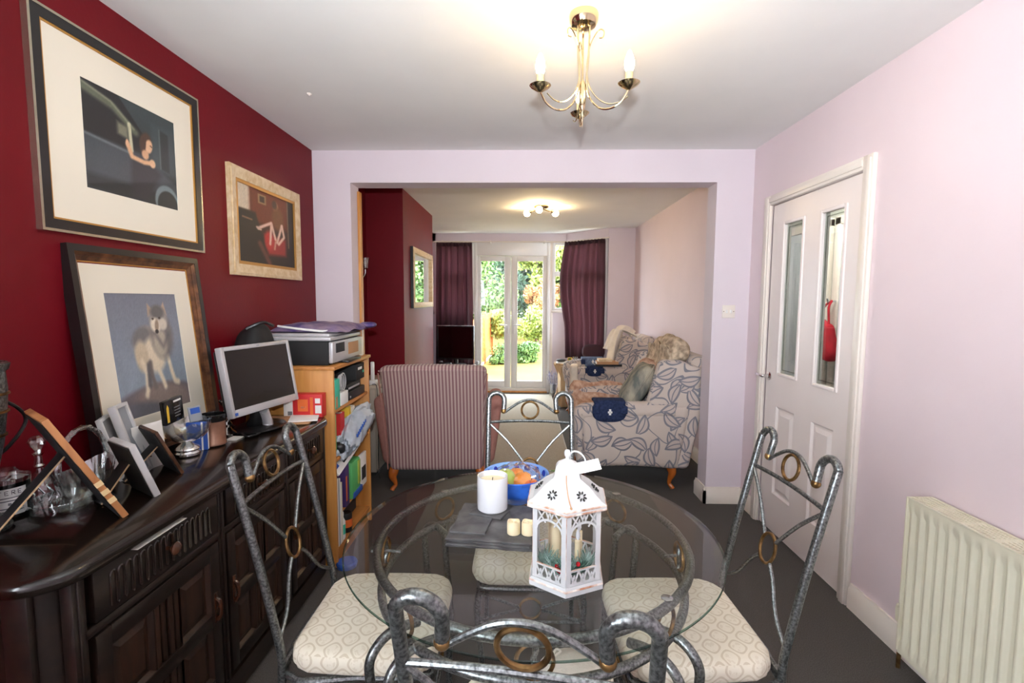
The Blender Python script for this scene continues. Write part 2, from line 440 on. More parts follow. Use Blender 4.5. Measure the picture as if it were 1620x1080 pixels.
# ------------------------------------------------------------------ mesh collecting
class B:
    def __init__(s):
        s.v, s.f, s.mi = [], [], []
        s.k = 0                                   # current material slot

    def add(s, vs, fs, X=None):
        o = len(s.v)
        if X is not None:
            vs = [tuple(X @ Vector(p)) for p in vs]
        s.v += [tuple(p) for p in vs]
        s.f += [tuple(i + o for i in q) for q in fs]
        s.mi += [s.k] * len(fs)
        return s

    def mat(s, k):
        s.k = k
        return s

    def box(s, x0, y0, z0, x1, y1, z1, bev=0.0, X=None):
        if bev <= 0:
            vs = [(x, y, z) for z in (z0, z1) for y in (y0, y1) for x in (x0, x1)]
            return s.add(vs, [(0, 2, 3, 1), (4, 5, 7, 6), (0, 1, 5, 4), (2, 6, 7, 3), (0, 4, 6, 2), (1, 3, 7, 5)], X)
        c = Vector(((x0 + x1) / 2, (y0 + y1) / 2, (z0 + z1) / 2))
        h = ((x1 - x0) / 2, (y1 - y0) / 2, (z1 - z0) / 2)
        b = min(bev, *(q * .95 for q in h))
        bm = bmesh.new()
        bmesh.ops.create_cube(bm, size=1)
        for q in bm.verts:
            q.co = Vector((q.co.x * 2 * h[0], q.co.y * 2 * h[1], q.co.z * 2 * h[2]))
        bmesh.ops.bevel(bm, geom=list(bm.edges), offset=b, segments=2, affect='EDGES', profile=.5)
        bm.verts.index_update()
        vs = [tuple(q.co + c) for q in bm.verts]
        fs = [tuple(q.index for q in f.verts) for f in bm.faces]
        bm.free()
        return s.add(vs, fs, X)

    def tube(s, pts, r, seg=10, closed=False, X=None, cap=True, sub=0):
        P = [Vector(p) for p in pts]
        if sub:
            P, r = smooth_path(P, sub, closed, r)
        n = len(P)
        rr = r if isinstance(r, (list, tuple)) else [r] * n
        T = []
        for i in range(n):
            a = P[(i - 1) % n] if (closed or i) else P[i]
            b = P[(i + 1) % n] if (closed or i < n - 1) else P[i]
            T.append((b - a).normalized())
        ref = Vector((0, 0, 1)) if abs(T[0].z) < .9 else Vector((1, 0, 0))
        N = (ref - T[0] * ref.dot(T[0])).normalized()
        vs = []
        for i in range(n):
            N = (N - T[i] * N.dot(T[i]))
            N = N.normalized() if N.length > 1e-6 else T[i].orthogonal().normalized()
            Bn = T[i].cross(N)
            for k in range(seg):
                a = 2 * PI * k / seg
                vs.append(tuple(P[i] + (N * math.cos(a) + Bn * math.sin(a)) * rr[i]))
        fs = []
        for i in range(n if closed else n - 1):
            j = (i + 1) % n
            for k in range(seg):
                k2 = (k + 1) % seg
                fs.append((i * seg + k, i * seg + k2, j * seg + k2, j * seg + k))
        if cap and not closed:
            fs.append(tuple(range(seg - 1, -1, -1)))
            fs.append(tuple((n - 1) * seg + k for k in range(seg)))
        return s.add(vs, fs, X)

    def lathe(s, prof, seg=24, c=(0, 0, 0), X=None, cap1=False):
        vs, fs = [], []
        n = len(prof)
        for r, z in prof:
            for k in range(seg):
                a = 2 * PI * k / seg
                vs.append((c[0] + r * math.cos(a), c[1] + r * math.sin(a), c[2] + z))
        for i in range(n - 1):
            for k in range(seg):
                k2 = (k + 1) % seg
                fs.append((i * seg + k, i * seg + k2, (i + 1) * seg + k2, (i + 1) * seg + k))
        if prof[0][0] > 1e-5:
            fs.append(tuple(range(seg - 1, -1, -1)))
        if cap1 and prof[-1][0] > 1e-5:
            fs.append(tuple((n - 1) * seg + k for k in range(seg)))
        return s.add(vs, fs, X)

    def ell(s, c, r, seg=14, rings=9, X=None, pw=1.0):
        rr = (r, r, r) if isinstance(r, (int, float)) else r
        vs, fs = [], []
        sp = lambda q: math.copysign(abs(q) ** pw, q)
        for i in range(rings + 1):
            t = PI * i / rings
            for k in range(seg):
                a = 2 * PI * k / seg
                st, ct = sp(math.sin(t)), sp(math.cos(t))
                vs.append((c[0] + rr[0] * st * sp(math.cos(a)), c[1] + rr[1] * st * sp(math.sin(a)), c[2] - rr[2] * ct))
        for i in range(rings):
            for k in range(seg):
                k2 = (k + 1) % seg
                fs.append((i * seg + k, i * seg + k2, (i + 1) * seg + k2, (i + 1) * seg + k))
        return s.add(vs, fs, X)

    def prism(s, poly, z0, z1, X=None):
        n = len(poly)
        vs = [(x, y, z0) for x, y in poly] + [(x, y, z1) for x, y in poly]
        fs = [tuple(range(n - 1, -1, -1)), tuple(range(n, 2 * n))]
        fs += [(i, (i + 1) % n, n + (i + 1) % n, n + i) for i in range(n)]
        return s.add(vs, fs, X)

    def ring(s, c, R_, r, axis='Z', seg=28, seg2=8, sy=1.0, X=None):
        pts = []
        for k in range(seg):
            a = 2 * PI * k / seg
            u, v_ = R_ * math.cos(a), R_ * math.sin(a) * sy
            pts.append({'Z': (c[0] + u, c[1] + v_, c[2]), 'Y': (c[0] + u, c[1], c[2] + v_), 'X': (c[0], c[1] + u, c[2] + v_)}[axis])
        return s.tube(pts, r, seg2, True, X)

    def grid(s, fn, nu, nv, X=None, wrap=False):
        vs = [fn(i / nu, j / nv) for j in range(nv + 1) for i in range(nu + 1)]
        W = nu + 1
        fs = [(j * W + i, j * W + i + 1, (j + 1) * W + i + 1, (j + 1) * W + i) for j in range(nv) for i in range(nu)]
        return s.add(vs, fs, X)

    def soft(s, h, r, fn=None, c=(0, 0, 0), X=None, n=6):
        """upholstery block of half size h with rounded edges of radius r; fn bends a point"""
        def axis(hh):
            a = [-hh, -hh + r * .08, -hh + r * .3, -hh + r * .65, -hh + r]
            mid = [(-hh + r) + (2 * hh - 2 * r) * i / n for i in range(1, n)]
            return a + mid + [-q for q in reversed(a)]
        ax = [axis(q) for q in h]
        def rnd(p):
            inn = Vector([max(-(h[i] - r), min(h[i] - r, p[i])) for i in range(3)])
            d = Vector(p) - inn
            q = inn + (d.normalized() * r if d.length > 1e-9 else d)
            if fn:
                q = Vector(fn(q))
            return tuple(q + Vector(c))
        for a in range(3):
            b, e = (a + 1) % 3, (a + 2) % 3
            for sg in (-1, 1):
                U, V = ax[b], ax[e]
                vs = []
                for v_ in V:
                    for u in U:
                        p = [0, 0, 0]
                        p[a], p[b], p[e] = sg * h[a], u, v_
                        vs.append(rnd(p))
                W = len(U)
                fs = []
                for j in range(len(V) - 1):
                    for i in range(W - 1):
                        q = (j * W + i, j * W + i + 1, (j + 1) * W + i + 1, (j + 1) * W + i)
                        fs.append(q if sg > 0 else q[::-1])
                s.add(vs, fs, X)
        return s

def smooth_path(P, sub, closed, r):
    n = len(P)
    rr = r if isinstance(r, (list, tuple)) else [r] * n
    out, ro = [], []
    for i in range(n if closed else n - 1):
        g = lambda k: P[k % n] if closed else P[max(0, min(n - 1, k))]
        a, b, c, d = g(i - 1), g(i), g(i + 1), g(i + 2)
        r0, r1 = rr[i], rr[(i + 1) % n]
        for k in range(sub):
            t = k / sub
            out.append(.5 * ((2 * b) + (c - a) * t + (2 * a - 5 * b + 4 * c - d) * t * t + (3 * b - a - 3 * c + d) * t ** 3))
            ro.append(r0 + (r1 - r0) * t)
    if not closed:
        out.append(P[-1])
        ro.append(rr[-1])
    return out, ro

def make(name, b, mats, parent=None, angle=38, uv=True, weld=False, loc=None, rot=None, uvswap=False, uvfn=None):
    me = bpy.data.meshes.new(name)
    me.from_pydata(b.v, [], b.f)
    if not isinstance(mats, (list, tuple)):
        mats = [mats]
    for q in mats:
        me.materials.append(M[q] if isinstance(q, str) else q)
    if len(mats) > 1:
        me.polygons.foreach_set('material_index', b.mi)
    if weld:
        bm = bmesh.new()
        bm.from_mesh(me)
        bmesh.ops.remove_doubles(bm, verts=bm.verts, dist=1e-5)
        bmesh.ops.recalc_face_normals(bm, faces=bm.faces)
        bm.to_mesh(me)
        bm.free()
    me.polygons.foreach_set('use_smooth', [True] * len(me.polygons))
    me.update()
    if angle:
        me.set_sharp_from_angle(angle=R(angle))
    if uv:
        nl = len(me.loops)
        vi = np.empty(nl, np.int32)
        me.loops.foreach_get('vertex_index', vi)
        co = np.empty(len(me.vertices) * 3, np.float32)
        me.vertices.foreach_get('co', co)
        co = co.reshape(-1, 3)[vi]
        npol = len(me.polygons)
        pn = np.empty(npol * 3, np.float32)
        me.polygons.foreach_get('normal', pn)
        pn = np.abs(pn.reshape(-1, 3))
        lt = np.empty(npol, np.int32)
        me.polygons.foreach_get('loop_total', lt)
        ax = np.repeat(np.argmax(pn, 1), lt)
        if uvfn:
            uvs = uvfn(co)
        else:
            u = np.where(ax == 0, co[:, 1], co[:, 0])
            v = np.where(ax == 2, co[:, 1], co[:, 2])
            uvs = np.stack([v, u] if uvswap else [u, v], 1)
        lay = me.uv_layers.new(name='UVMap')
        lay.data.foreach_set('uv', uvs.astype(np.float32).ravel())
    o = bpy.data.objects.new(name, me)
    COL.objects.link(o)
    if parent is not None:
        o.parent = parent
    if loc is not None:
        o.location = loc
    if rot is not None:
        o.rotation_euler = rot
    return o

def tag(o, label, cat, group=None, kind=None):
    o['label'] = label
    o['category'] = cat
    if group:
        o['group'] = group
    if kind:
        o['kind'] = kind
    return o

def thing(name, label, cat, loc=(0, 0, 0), rz=0.0, group=None, rot=None):
    o = bpy.data.objects.new(name, None)
    o.empty_display_size = .1
    COL.objects.link(o)
    o.location = loc
    o.rotation_euler = rot if rot else (0, 0, rz)
    return tag(o, label, cat, group)

def struct(name, b=None, mats=None, parent=None, **kw):
    if b is None:
        o = bpy.data.objects.new(name, None)
        COL.objects.link(o)
    else:
        o = make(name, b, mats, parent, **kw)
    if parent is None:
        o['kind'] = 'structure'
    return o

def copy_tree(o, parent=None):
    c = o.copy()
    COL.objects.link(c)
    if parent is not None:
        c.parent = parent
    for ch in list(o.children):
        copy_tree(ch, c)
    return c

def stuff(o):
    o['kind'] = 'stuff'
    return o

def frame_mat(origin, ex, ey):
    """matrix with local x along ex, y along ey, z = x cross y"""
    ex = Vector(ex).normalized()
    ez = ex.cross(Vector(ey)).normalized()
    ey = ez.cross(ex)
    m_ = Matrix((ex, ey, ez)).transposed().to_4x4()
    m_.translation = origin
    return m_

# ------------------------------------------------------------------ little painter for flat prints
class Paint:
    def __init__(s, wpx, hpx, top, bot):
        yy = np.linspace(0, 1, hpx)[:, None, None]
        s.a = (np.array(top) * (1 - yy) + np.array(bot) * yy) * np.ones((hpx, wpx, 1))
        s.W, s.H = wpx, hpx
        s.X, s.Y = np.meshgrid((np.arange(wpx) + .5) / wpx, (np.arange(hpx) + .5) / hpx)
        s.rng = np.random.default_rng(3)

    def put(s, mask, col):
        mask = np.clip(mask, 0, 1)[..., None]
        s.a = s.a * (1 - mask) + np.array(col, float) * mask

    def ell(s, cx, cy, rx, ry, col, rot=0, soft=.15, k=1.0):
        c, q = math.cos(rot), math.sin(rot)
        dx, dy = s.X - cx, s.Y - cy
        u, v = (dx * c + dy * q) / rx, (-dx * q + dy * c) / ry
        d = np.sqrt(u * u + v * v)
        s.put(np.clip((1 - d) / soft + .5, 0, 1) * k, col)

    def poly(s, pts, col, soft=.006, k=1.0):
        inside = np.zeros(s.X.shape, bool)
        dist = np.full(s.X.shape, 9.0)
        n = len(pts)
        for i in range(n):
            x0, y0 = pts[i]
            x1, y1 = pts[(i + 1) % n]
            cond = ((y0 > s.Y) != (y1 > s.Y))
            xi = (x1 - x0) * (s.Y - y0) / ((y1 - y0) if abs(y1 - y0) > 1e-9 else 1e-9) + x0
            inside ^= cond & (s.X < xi)
            ex, ey = x1 - x0, y1 - y0
            t = np.clip(((s.X - x0) * ex + (s.Y - y0) * ey) / (ex * ex + ey * ey + 1e-12), 0, 1)
            dist = np.minimum(dist, np.hypot(s.X - x0 - t * ex, s.Y - y0 - t * ey))
        sd = np.where(inside, dist, -dist)
        s.put(np.clip(sd / (2 * soft) + .5, 0, 1) * k, col)

    def line(s, pts, wd, col, soft=.004, k=1.0):
        dist = np.full(s.X.shape, 9.0)
        for (x0, y0), (x1, y1) in zip(pts[:-1], pts[1:]):
            ex, ey = x1 - x0, y1 - y0
            t = np.clip(((s.X - x0) * ex + (s.Y - y0) * ey) / (ex * ex + ey * ey + 1e-12), 0, 1)
            dist = np.minimum(dist, np.hypot(s.X - x0 - t * ex, s.Y - y0 - t * ey))
        s.put(np.clip((wd - dist) / (2 * soft) + .5, 0, 1) * k, col)

    def noise(s, amt):
        g = s.rng.normal(0, amt, (s.H, s.W, 1))
        g = (g + np.roll(g, 1, 0) + np.roll(g, 1, 1) + np.roll(g, 2, 0)) / 2
        s.a = np.clip(s.a * (1 + g), 0, 255)

    def mesh(s, name, X, w_, h_, material, parent=None, loc=None, rot=None):
        """a fine grid in X's local xy plane, w_ wide and h_ high, one colour per vertex (flat print)"""
        b = B()
        b.grid(lambda u, v: (u * w_, h_ - v * h_, 0), s.W - 1, s.H - 1, X)
        b.f = [q[::-1] for q in b.f]
        o = make(name, b, material, parent, uv=False, angle=0, loc=loc, rot=rot)
        a = s.a / 255
        lin = np.where(a <= .04045, a / 12.92, ((a + .055) / 1.055) ** 2.4)
        rgba = np.concatenate([lin, np.ones((s.H, s.W, 1))], 2).reshape(-1)
        at = o.data.color_attributes.new('print', 'FLOAT_COLOR', 'POINT')
        at.data.foreach_set('color', rgba.astype(np.float32))
        return o

# ------------------------------------------------------------------ the rooms
XL, XR, YP, TP, HC = -1.432, 1.517, 3.353, .161, 2.4
XB = 1.53                                               # right wall of the far room
b = B().box(XL - .1, -1.5, -.1, 1.66, 7.65, 0)
struct('floor', b, 'carpet')
b = B().box(XL - .1, -1.5, HC, 1.66, 7.65, HC + .12)
struct('ceiling', b, 'ceiling')
bl = B().box(XL - .1, -1.5, 0, XL, -1.38, HC).box(XL - .1, -.32, 0, XL, 7.55, HC).box(XL - .1, -1.38, 0, XL, -.32, .9).box(XL - .1, -1.38, 2.1, XL, -.32, HC)
struct('wall_left', bl, 'red_paint')
struct('wall_breast', B().box(XL, 4.47, 0, -1.095, 5.9, HC), 'red_paint')
# right wall, with the doorway
b = B().box(XR, -1.5, 0, XR + .1, 2.262, HC).box(XR, 3.083, 0, XR + .1, YP + .02, HC).box(XR, 2.262, 1.985, XR + .1, 3.083, HC)
b.box(XB, YP + .02, 0, XB + .1, 6.9, HC)
struct('wall_right', b, 'lilac_pink')
# wall between the rooms with the wide opening
XO1, XO2, ZO = -1.175, 1.275, 2.188
b = B().box(XL, YP, 0, XO1, YP + TP, HC).box(XO2, YP, 0, XB, YP + TP, HC).box(XO1, YP, ZO, XO2, YP + TP, HC)
struct('wall_middle', b, 'lilac')
struct('trim_1', B().box(XO1 - .004, YP + TP - .03, 0, XO1 + .016, YP + TP + .022, ZO - .03, .002), 'pine')
# far wall: flat run, slanted bay side, pier on the right
YB = 7.43
b = B().box(XL, YB, 2.27, .63, YB + .1, HC).box(XL, YB, 0, -.8, YB + .1, 1.22).box(.345, YB, 0, .66, YB + .1, 1.22).box(XL, YB, 1.2, -1.33, YB + .1, HC)
P0, P1 = Vector((.63, YB, 0)), Vector((1.165, 6.87, 0))
SX = frame_mat(P0, P1 - P0, Vector((0, 0, 1)))           # local x along the slant, y up
SX = frame_mat(P0, P1 - P0, (0, 0, 1))
LS = (P1 - P0).length
b.box(0, 0, -.1, LS, .72, 0, X=SX).box(0, 2.27, -.1, LS, HC, 0, X=SX)
b.box(1.165, 6.87, 0, XB + .1, 6.97, HC)
struct('wall_far', b, 'lilac')
# wall behind the camera; the left wall's unseen window is added to house the fill lamp
struct('wall_rear', B().box(XL - .1, -1.6, 0, XR + .1, -1.5, HC), 'lilac_pink')
wr = struct('added_window')
b = B()
for q in ((-1.38, .9, -1.33, 2.1), (-.37, .9, -.32, 2.1), (-.875, .95, -.825, 2.05), (-1.33, .9, -.37, .95), (-1.33, 2.05, -.37, 2.1)):
    b.box(XL - .085, q[0], q[1], XL - .02, q[2], q[3], .004)
make('frame', b, 'upvc', wr)
make('pane', B().box(XL - .06, -1.33, .95, XL - .05, -.875, 2.05), 'pane', wr)
make('pane', B().box(XL - .06, -.825, .95, XL - .05, -.37, 2.05), 'pane', wr)

# skirting boards: stepped moulding
def skirting(name, x0, y0, x1, y1, nx, ny, h=.115, t=.018):
    b = B()
    dx, dy = x1 - x0, y1 - y0
    L = math.hypot(dx, dy)
    X = frame_mat((x0, y0, 0), (dx, dy, 0), (nx, ny, 0))
    if X.to_3x3()[2][2] < 0:
        X = frame_mat((x1, y1, 0), (-dx, -dy, 0), (nx, ny, 0))
    prof = [(0, 0), (t, 0), (t, h * .80), (t * .55, h * .9), (t * .5, h), (0, h)]
    vs = [(0, p[0], p[1]) for p in prof] + [(L, p[0], p[1]) for p in prof]
    n = len(prof)
    b.add(vs, [tuple(range(n - 1, -1, -1)), tuple(range(n, 2 * n))] + [(i, (i + 1) % n, n + (i + 1) % n, n + i) for i in range(n)], X)
    return struct(name, b, 'white_gloss', weld=True)
skirting('baseboard_right', XR, -1.5, XR, 2.19, -1, 0)
skirting('baseboard_right_2', XR, 3.155, XR, YP, -1, 0)
skirting('baseboard_middle', XO2 - .018, YP, XR, YP, 0, -1)
skirting('baseboard_pier', XO2, YP - .018, XO2, YP + TP + .018, -1, 0)
skirting('baseboard_far_right', XB, YP + TP, XB, 6.87, -1, 0)
skirting('baseboard_left', XL, 3.6, XL, 4.47, 1, 0)
skirting('baseboard_breast', -1.095, 4.47, -1.095, 5.9, 1, 0)
skirting('baseboard_pier_far', 1.165, 6.87, XB, 6.87, 0, -1)

# ------------------------------------------------------------------ French doors and bay windows
def rect_frame(b, X, x0, z0, x1, z1, t, d0, d1, bev=.004):
    b.box(x0, z0, d0, x0 + t, z1, d1, bev, X).box(x1 - t, z0, d0, x1, z1, d1, bev, X)
    b.box(x0 + t, z0, d0, x1 - t, z0 + t, d1, bev, X).box(x0 + t, z1 - t, d0, x1 - t, z1, d1, bev, X)
FX = frame_mat((0, YB, 0), (1, 0, 0), (0, 0, 1))         # local x right, y up, z towards the room (-y)
d1 = struct('door_1')
b = B()
b.box(-.755, 0, -.09, -.705, 2.27, .012, .004, FX).box(.345, 0, -.09, .392, 2.27, .012, .004, FX)
b.box(-.705, 2.07, -.09, .345, 2.27, .012, .004, FX).box(-.705, 0, -.09, .345, .065, .012, .004, FX)
make('frame', b, 'upvc', d1)
make('threshold', B().box(-.75, -.0, .012, .36, .022, .06, .004, FX), 'pine', d1)
for i, (a0, a1) in enumerate(((-.705, -.197), (-.193, .345))):
    b = B()
    g0, g1 = (-.657, -.286) if i == 0 else (-.106, .292)
    b.box(a0, .07, -.07, g0, 2.065, -.005, .004, FX).box(g1, .07, -.07, a1, 2.065, -.005, .004, FX)
    b.box(g0, .07, -.07, g1, .162, -.005, .004, FX).box(g0, 1.998, -.07, g1, 2.065, -.005, .004, FX)
    lf = make('door_leaf', b, 'upvc', d1)
    b = B()
    rect_frame(b, FX, g0 - .004, .158, g1 + .004, 2.002, .014, -.012, .001, .003)
    make('glazing_bead', b, 'upvc', lf)
    make('pane', B().box(g0, .162, -.045, g1, 1.998, -.035, X=FX), 'pane', lf)
    hx = -.243 if i == 0 else -.15
    sg = -1 if i == 0 else 1
    b = B().box(hx - .014, .90, -.006, hx + .014, 1.10, .004, .004, FX)
    b.tube([(hx, 1.03, 0), (hx, 1.03, .045), (hx + sg * .02, 1.03, .055), (hx + sg * .115, 1.03, .055)], .009, 8, X=FX)
    make('handle', b, 'upvc', lf)
struct('trim_2', B().box(XL, YB - .012, 2.262, .64, YB + .002, 2.285, .003), 'white_gloss')

def window(name, X, x0, x1, z0, z1, split):
    o = struct(name)
    b = B()
    rect_frame(b, X, x0, z0, x1, z1, .045, -.08, .01)
    if split:
        b.box(x0 + .045, split - .035, -.08, x1 - .045, split + .035, .01, .004, X)
    make('frame', b, 'upvc', o)
    b = B().box(x0 - .01, z0 - .025, -.02, x1 + .01, z0 + .004, .035, .006, X)
    make('sill', b, 'white_gloss', o)
    if split:
        make('pane', B().box(x0 + .045, z0 + .045, -.045, x1 - .045, split - .035, -.035, X=X), 'pane', o)
        make('pane', B().box(x0 + .045, split + .035, -.045, x1 - .045, z1 - .045, -.035, X=X), 'pane', o)
    else:
        make('pane', B().box(x0 + .045, z0 + .045, -.045, x1 - .045, z1 - .045, -.035, X=X), 'pane', o)
    return o
window('window_2', FX, .425, .655, 1.245, 2.27, 1.80)
window('window_3', FX, -1.335, -.76, 1.22, 2.27, 1.80)
window('window_4', SX, .03, LS - .03, .745, 2.27, 1.80)
struct('trim_3', B().box(.39, 0, -.02, .435, 2.27, .008, .003, FX), 'white_gloss')

# ------------------------------------------------------------------ interior door on the right
DX = frame_mat((XR, 0, 0), (0, 1, 0), (0, 0, 1))         # local x = world y, y up, z = world +x (away from the room)
d2 = struct('door_2')
b = B()
for (x0, x1) in ((2.195, 2.262), (3.083, 3.155)):
    b.box(x0, 0, -.022, x1, 2.045, 0, .006, DX)
    b.box(x0 + .012, 0, -.028, x1 - .022, 2.03, -.018, .004, DX)
b.box(2.262, 1.985, -.022, 3.083, 2.045, 0, .006, DX).box(2.262, 2.0, -.028, 3.083, 2.03, -.018, .004, DX)
b.box(2.245, 0, 0, 2.262, 2.0, .1, .002, DX).box(3.083, 0, 0, 3.1, 2.0, .1, .002, DX).box(2.245, 1.985, 0, 3.1, 2.0, .1, .002, DX)
make('architrave', b, 'white_gloss', d2)
lf = bpy.data.objects.new('door_leaf', None)
b = B()
y0, y1 = 2.266, 3.079
z0, z1 = .006, 1.981
gl = ((2.395, 2.583), (2.746, 2.944))
f0, f1 = .004, .044
for (a, c) in ((y0, gl[0][0]), (gl[0][1], gl[1][0]), (gl[1][1], y1)):
    b.box(a, z0, f0, c, z1, f1, 0, DX)
for g in gl:
    b.box(g[0], 1.857, f0, g[1], z1, f1, 0, DX).box(g[0], .775, f0, g[1], .975, f1, 0, DX).box(g[0], z0, f0, g[1], .24, f1, 0, DX)
    b.box(g[0], .24, f0 + .012, g[1], .775, f1 - .012, 0, DX)
lf = make('door_leaf', b, 'door_white', d2)
for g in gl:
    b = B()
    rect_frame(b, DX, g[0] - .012, .963, g[1] + .012, 1.869, .018, -.004, .012, .005)
    make('glazing_bead', b, 'door_white', lf)
    make('pane', B().box(g[0], .975, .020, g[1], 1.857, .026, X=DX), 'door_pane', lf)
    b = B()
    rect_frame(b, DX, g[0] + .016, .975 + .02, g[1] - .016, 1.857 - .02, .006, .0185, .021, 0)
    make('bevel_line', b, 'door_pane', lf)
    # raised panel below
    b = B()
    x0, x1, a0, a1 = g[0], g[1], .24, .775
    def lv(i, d):
        return [(x0 + i, a0 + i, d), (x1 - i, a0 + i, d), (x1 - i, a1 - i, d), (x0 + i, a1 - i, d)]
    vs = lv(0, .004) + lv(.012, .014) + lv(.022, .014) + lv(.045, .005)
    fs = [(k * 4 + i, k * 4 + (i + 1) % 4, k * 4 + 4 + (i + 1) % 4, k * 4 + 4 + i) for k in range(3) for i in range(4)] + [(12, 13, 14, 15)]
    b.add(vs, [q[::-1] for q in fs], DX)
    make('panel', b, 'door_white', lf, angle=20)
b = B()
b.lathe([(.026, 0), (.026, .006), (.016, .010), (.011, .014), (.010, .032)], 18, X=frame_mat((XR + .004, 3.035, .946), (0, 1, 0), (0, 0, 1)) @ Matrix.Scale(-1, 4, (0, 0, 1)))
b.tube([(XR - .028, 3.035, .946), (XR - .042, 3.04, .946), (XR - .046, 3.07, .948), (XR - .044, 3.10, .95)], [.010, .010, .008, .009], 10, sub=4)
b.ell((XR - .044, 3.10, .95), .0095)
make('handle', b, 'chrome', lf)
for z in (.22, 1.68):
    make('hinge', B().tube([(XR - .004, 2.264, z), (XR - .004, 2.264, z + .1)], .006, 8), 'fr_bronze', d2)

# hall seen through the door panes
b = B().box(2.55, 1.2, 0, 2.65, 5.2, HC).box(XR + .1, 5.1, 0, 2.65, 5.2, HC).box(XR + .1, 1.2, 0, 2.65, 1.3, HC)
struct('wall_hall', b, 'hall_wall')
struct('floor_hall', B().box(XR + .1, 1.2, -.1, 2.65, 5.2, 0), 'carpet')
struct('ceiling_hall', B().box(XR + .1, 1.2, HC, 2.65, 5.2, HC + .1), 'ceiling')
d3 = struct('door_3')
b = B().box(2.515, 4.15, 0, 2.55, 4.22, 2.08, .004).box(2.515, 4.95, 0, 2.55, 5.02, 2.08, .004).box(2.515, 4.15, 2.02, 2.55, 5.02, 2.09, .004)
make('architrave', b, 'white_gloss', d3)
make('door_leaf', B().box(2.53, 4.22, 0, 2.548, 4.95, 2.02, .002), 'hall_bright', d3)
d4 = struct('door_4')
b = B().box(2.515, 3.25, 0, 2.55, 3.32, 2.08, .004).box(2.515, 4.02, 0, 2.55, 4.09, 2.08, .004).box(2.515, 3.25, 2.02, 2.55, 4.09, 2.09, .004)
make('architrave', b, 'white_gloss', d4)
b = B().box(2.53, 3.32, 0, 2.548, 4.02, 2.02, .002)
for (c0, c1) in ((3.40, 3.63), (3.71, 3.94)):
    for (e0, e1) in ((.2, .85), (1.0, 1.85)):
        b.box(2.522, c0, e0, 2.535, c1, e1, .008)
make('door_leaf', b, 'hall_bright', d4)
# a red bag hanging on the hall wall
ct = thing('red_bag', 'red bag hanging in the hall, seen through the right pane of the white door', 'bag', (2.46, 4.02, 1.10))
b = B()
def bagshape(p):
    q = (p[2] + .15) / .30
    return (p[0] * (1 - .35 * q), p[1] * (1.05 - .5 * q * q) + .01 * math.sin(25 * p[2]), p[2] + .02 * math.sin(14 * p[1]))
make('bag_body', B().soft((.06, .15, .15), .05, bagshape, (-.03, 0, 0), n=7), 'red_coat', ct, weld=True, angle=70)
make('strap', B().tube([(-.03, -.06, .13), (-.02, -.03, .26), (.02, 0, .31), (-.02, .03, .26), (-.03, .06, .13)], .009, 8, sub=4), 'red_coat', ct)
make('hook', B().tube([(.05, 0, .31), (-.01, 0, .30), (-.02, 0, .33)], .008, 8), 'chrome', ct)

# ------------------------------------------------------------------ sideboard
sb = thing('sideboard', 'long dark oak sideboard with carved drawers along the red wall', 'sideboard', (-1.2, 1.70, 0))
def L(o, x, y, z):
    return (x - o.location.x, y - o.location.y, z - o.location.z)
def shift(b, o):
    b.v = [(x - o.location.x, y - o.location.y, z - o.location.z) for x, y, z in b.v]
    return b
def part(o, name, b, mats, **kw):
    """part of the unrotated thing o, drawn in room coordinates"""
    return make(name, shift(b, o), mats, o, **kw)
SBX = -1.0
BAYS = [(1.06, 1.53), (1.57, 1.975), (2.015, 2.375)]
# top: rounded corners at the front, moulded edge
def top_poly(off, rr=.10):
    xa, xb, ya, yb = -1.428, -.962 - off, .925 + off, 2.425 - off
    pts = [(xa, ya)]
    for (cx, cy, a0) in ((xb - rr, ya + rr, -90), (xb - rr, yb - rr, 0)):
        for k in range(9):
            a = R(a0 + 90 * k / 8)
            pts.append((cx + rr * math.cos(a), cy + rr * math.sin(a)))
    pts.append((xa, yb))
    return pts
b = B()
lv = [(.014, .782), (.004, .786), (0, .792), (0, .808), (.004, .815), (.010, .82)]
P = [top_poly(o) for o, z in lv]
n = len(P[0])
vs = [(x, y, lv[i][1]) for i, q in enumerate(P) for x, y in q]
fs = [(i * n + k, i * n + (k + 1) % n, (i + 1) * n + (k + 1) % n, (i + 1) * n + k) for i in range(len(lv) - 1) for k in range(n)]
fs += [tuple(range(n - 1, -1, -1)), tuple(range((len(lv) - 1) * n, len(lv) * n))]
b.add(vs, fs)
part(sb, 'worktop', b, 'oak_top', angle=50)
b = B()
xa = -1.42
def rounded(xb, ya, yb, rr, z0, z1):
    pts = [(xa, ya)]
    for (cx, cy, a0) in ((xb - rr, ya + rr, -90), (xb - rr, yb - rr, 0)):
        for k in range(7):
            a = R(a0 + 90 * k / 6)
            pts.append((cx + rr * math.cos(a), cy + rr * math.sin(a)))
    pts.append((xa, yb))
    b.prism(pts, z0, z1)
rounded(SBX - .03, .985, 2.40, .05, .09, .782)
rounded(SBX + .002, .965, 2.415, .06, .02, .10)
rounded(SBX - .004, .968, 2.413, .06, .745 + .03, .783)
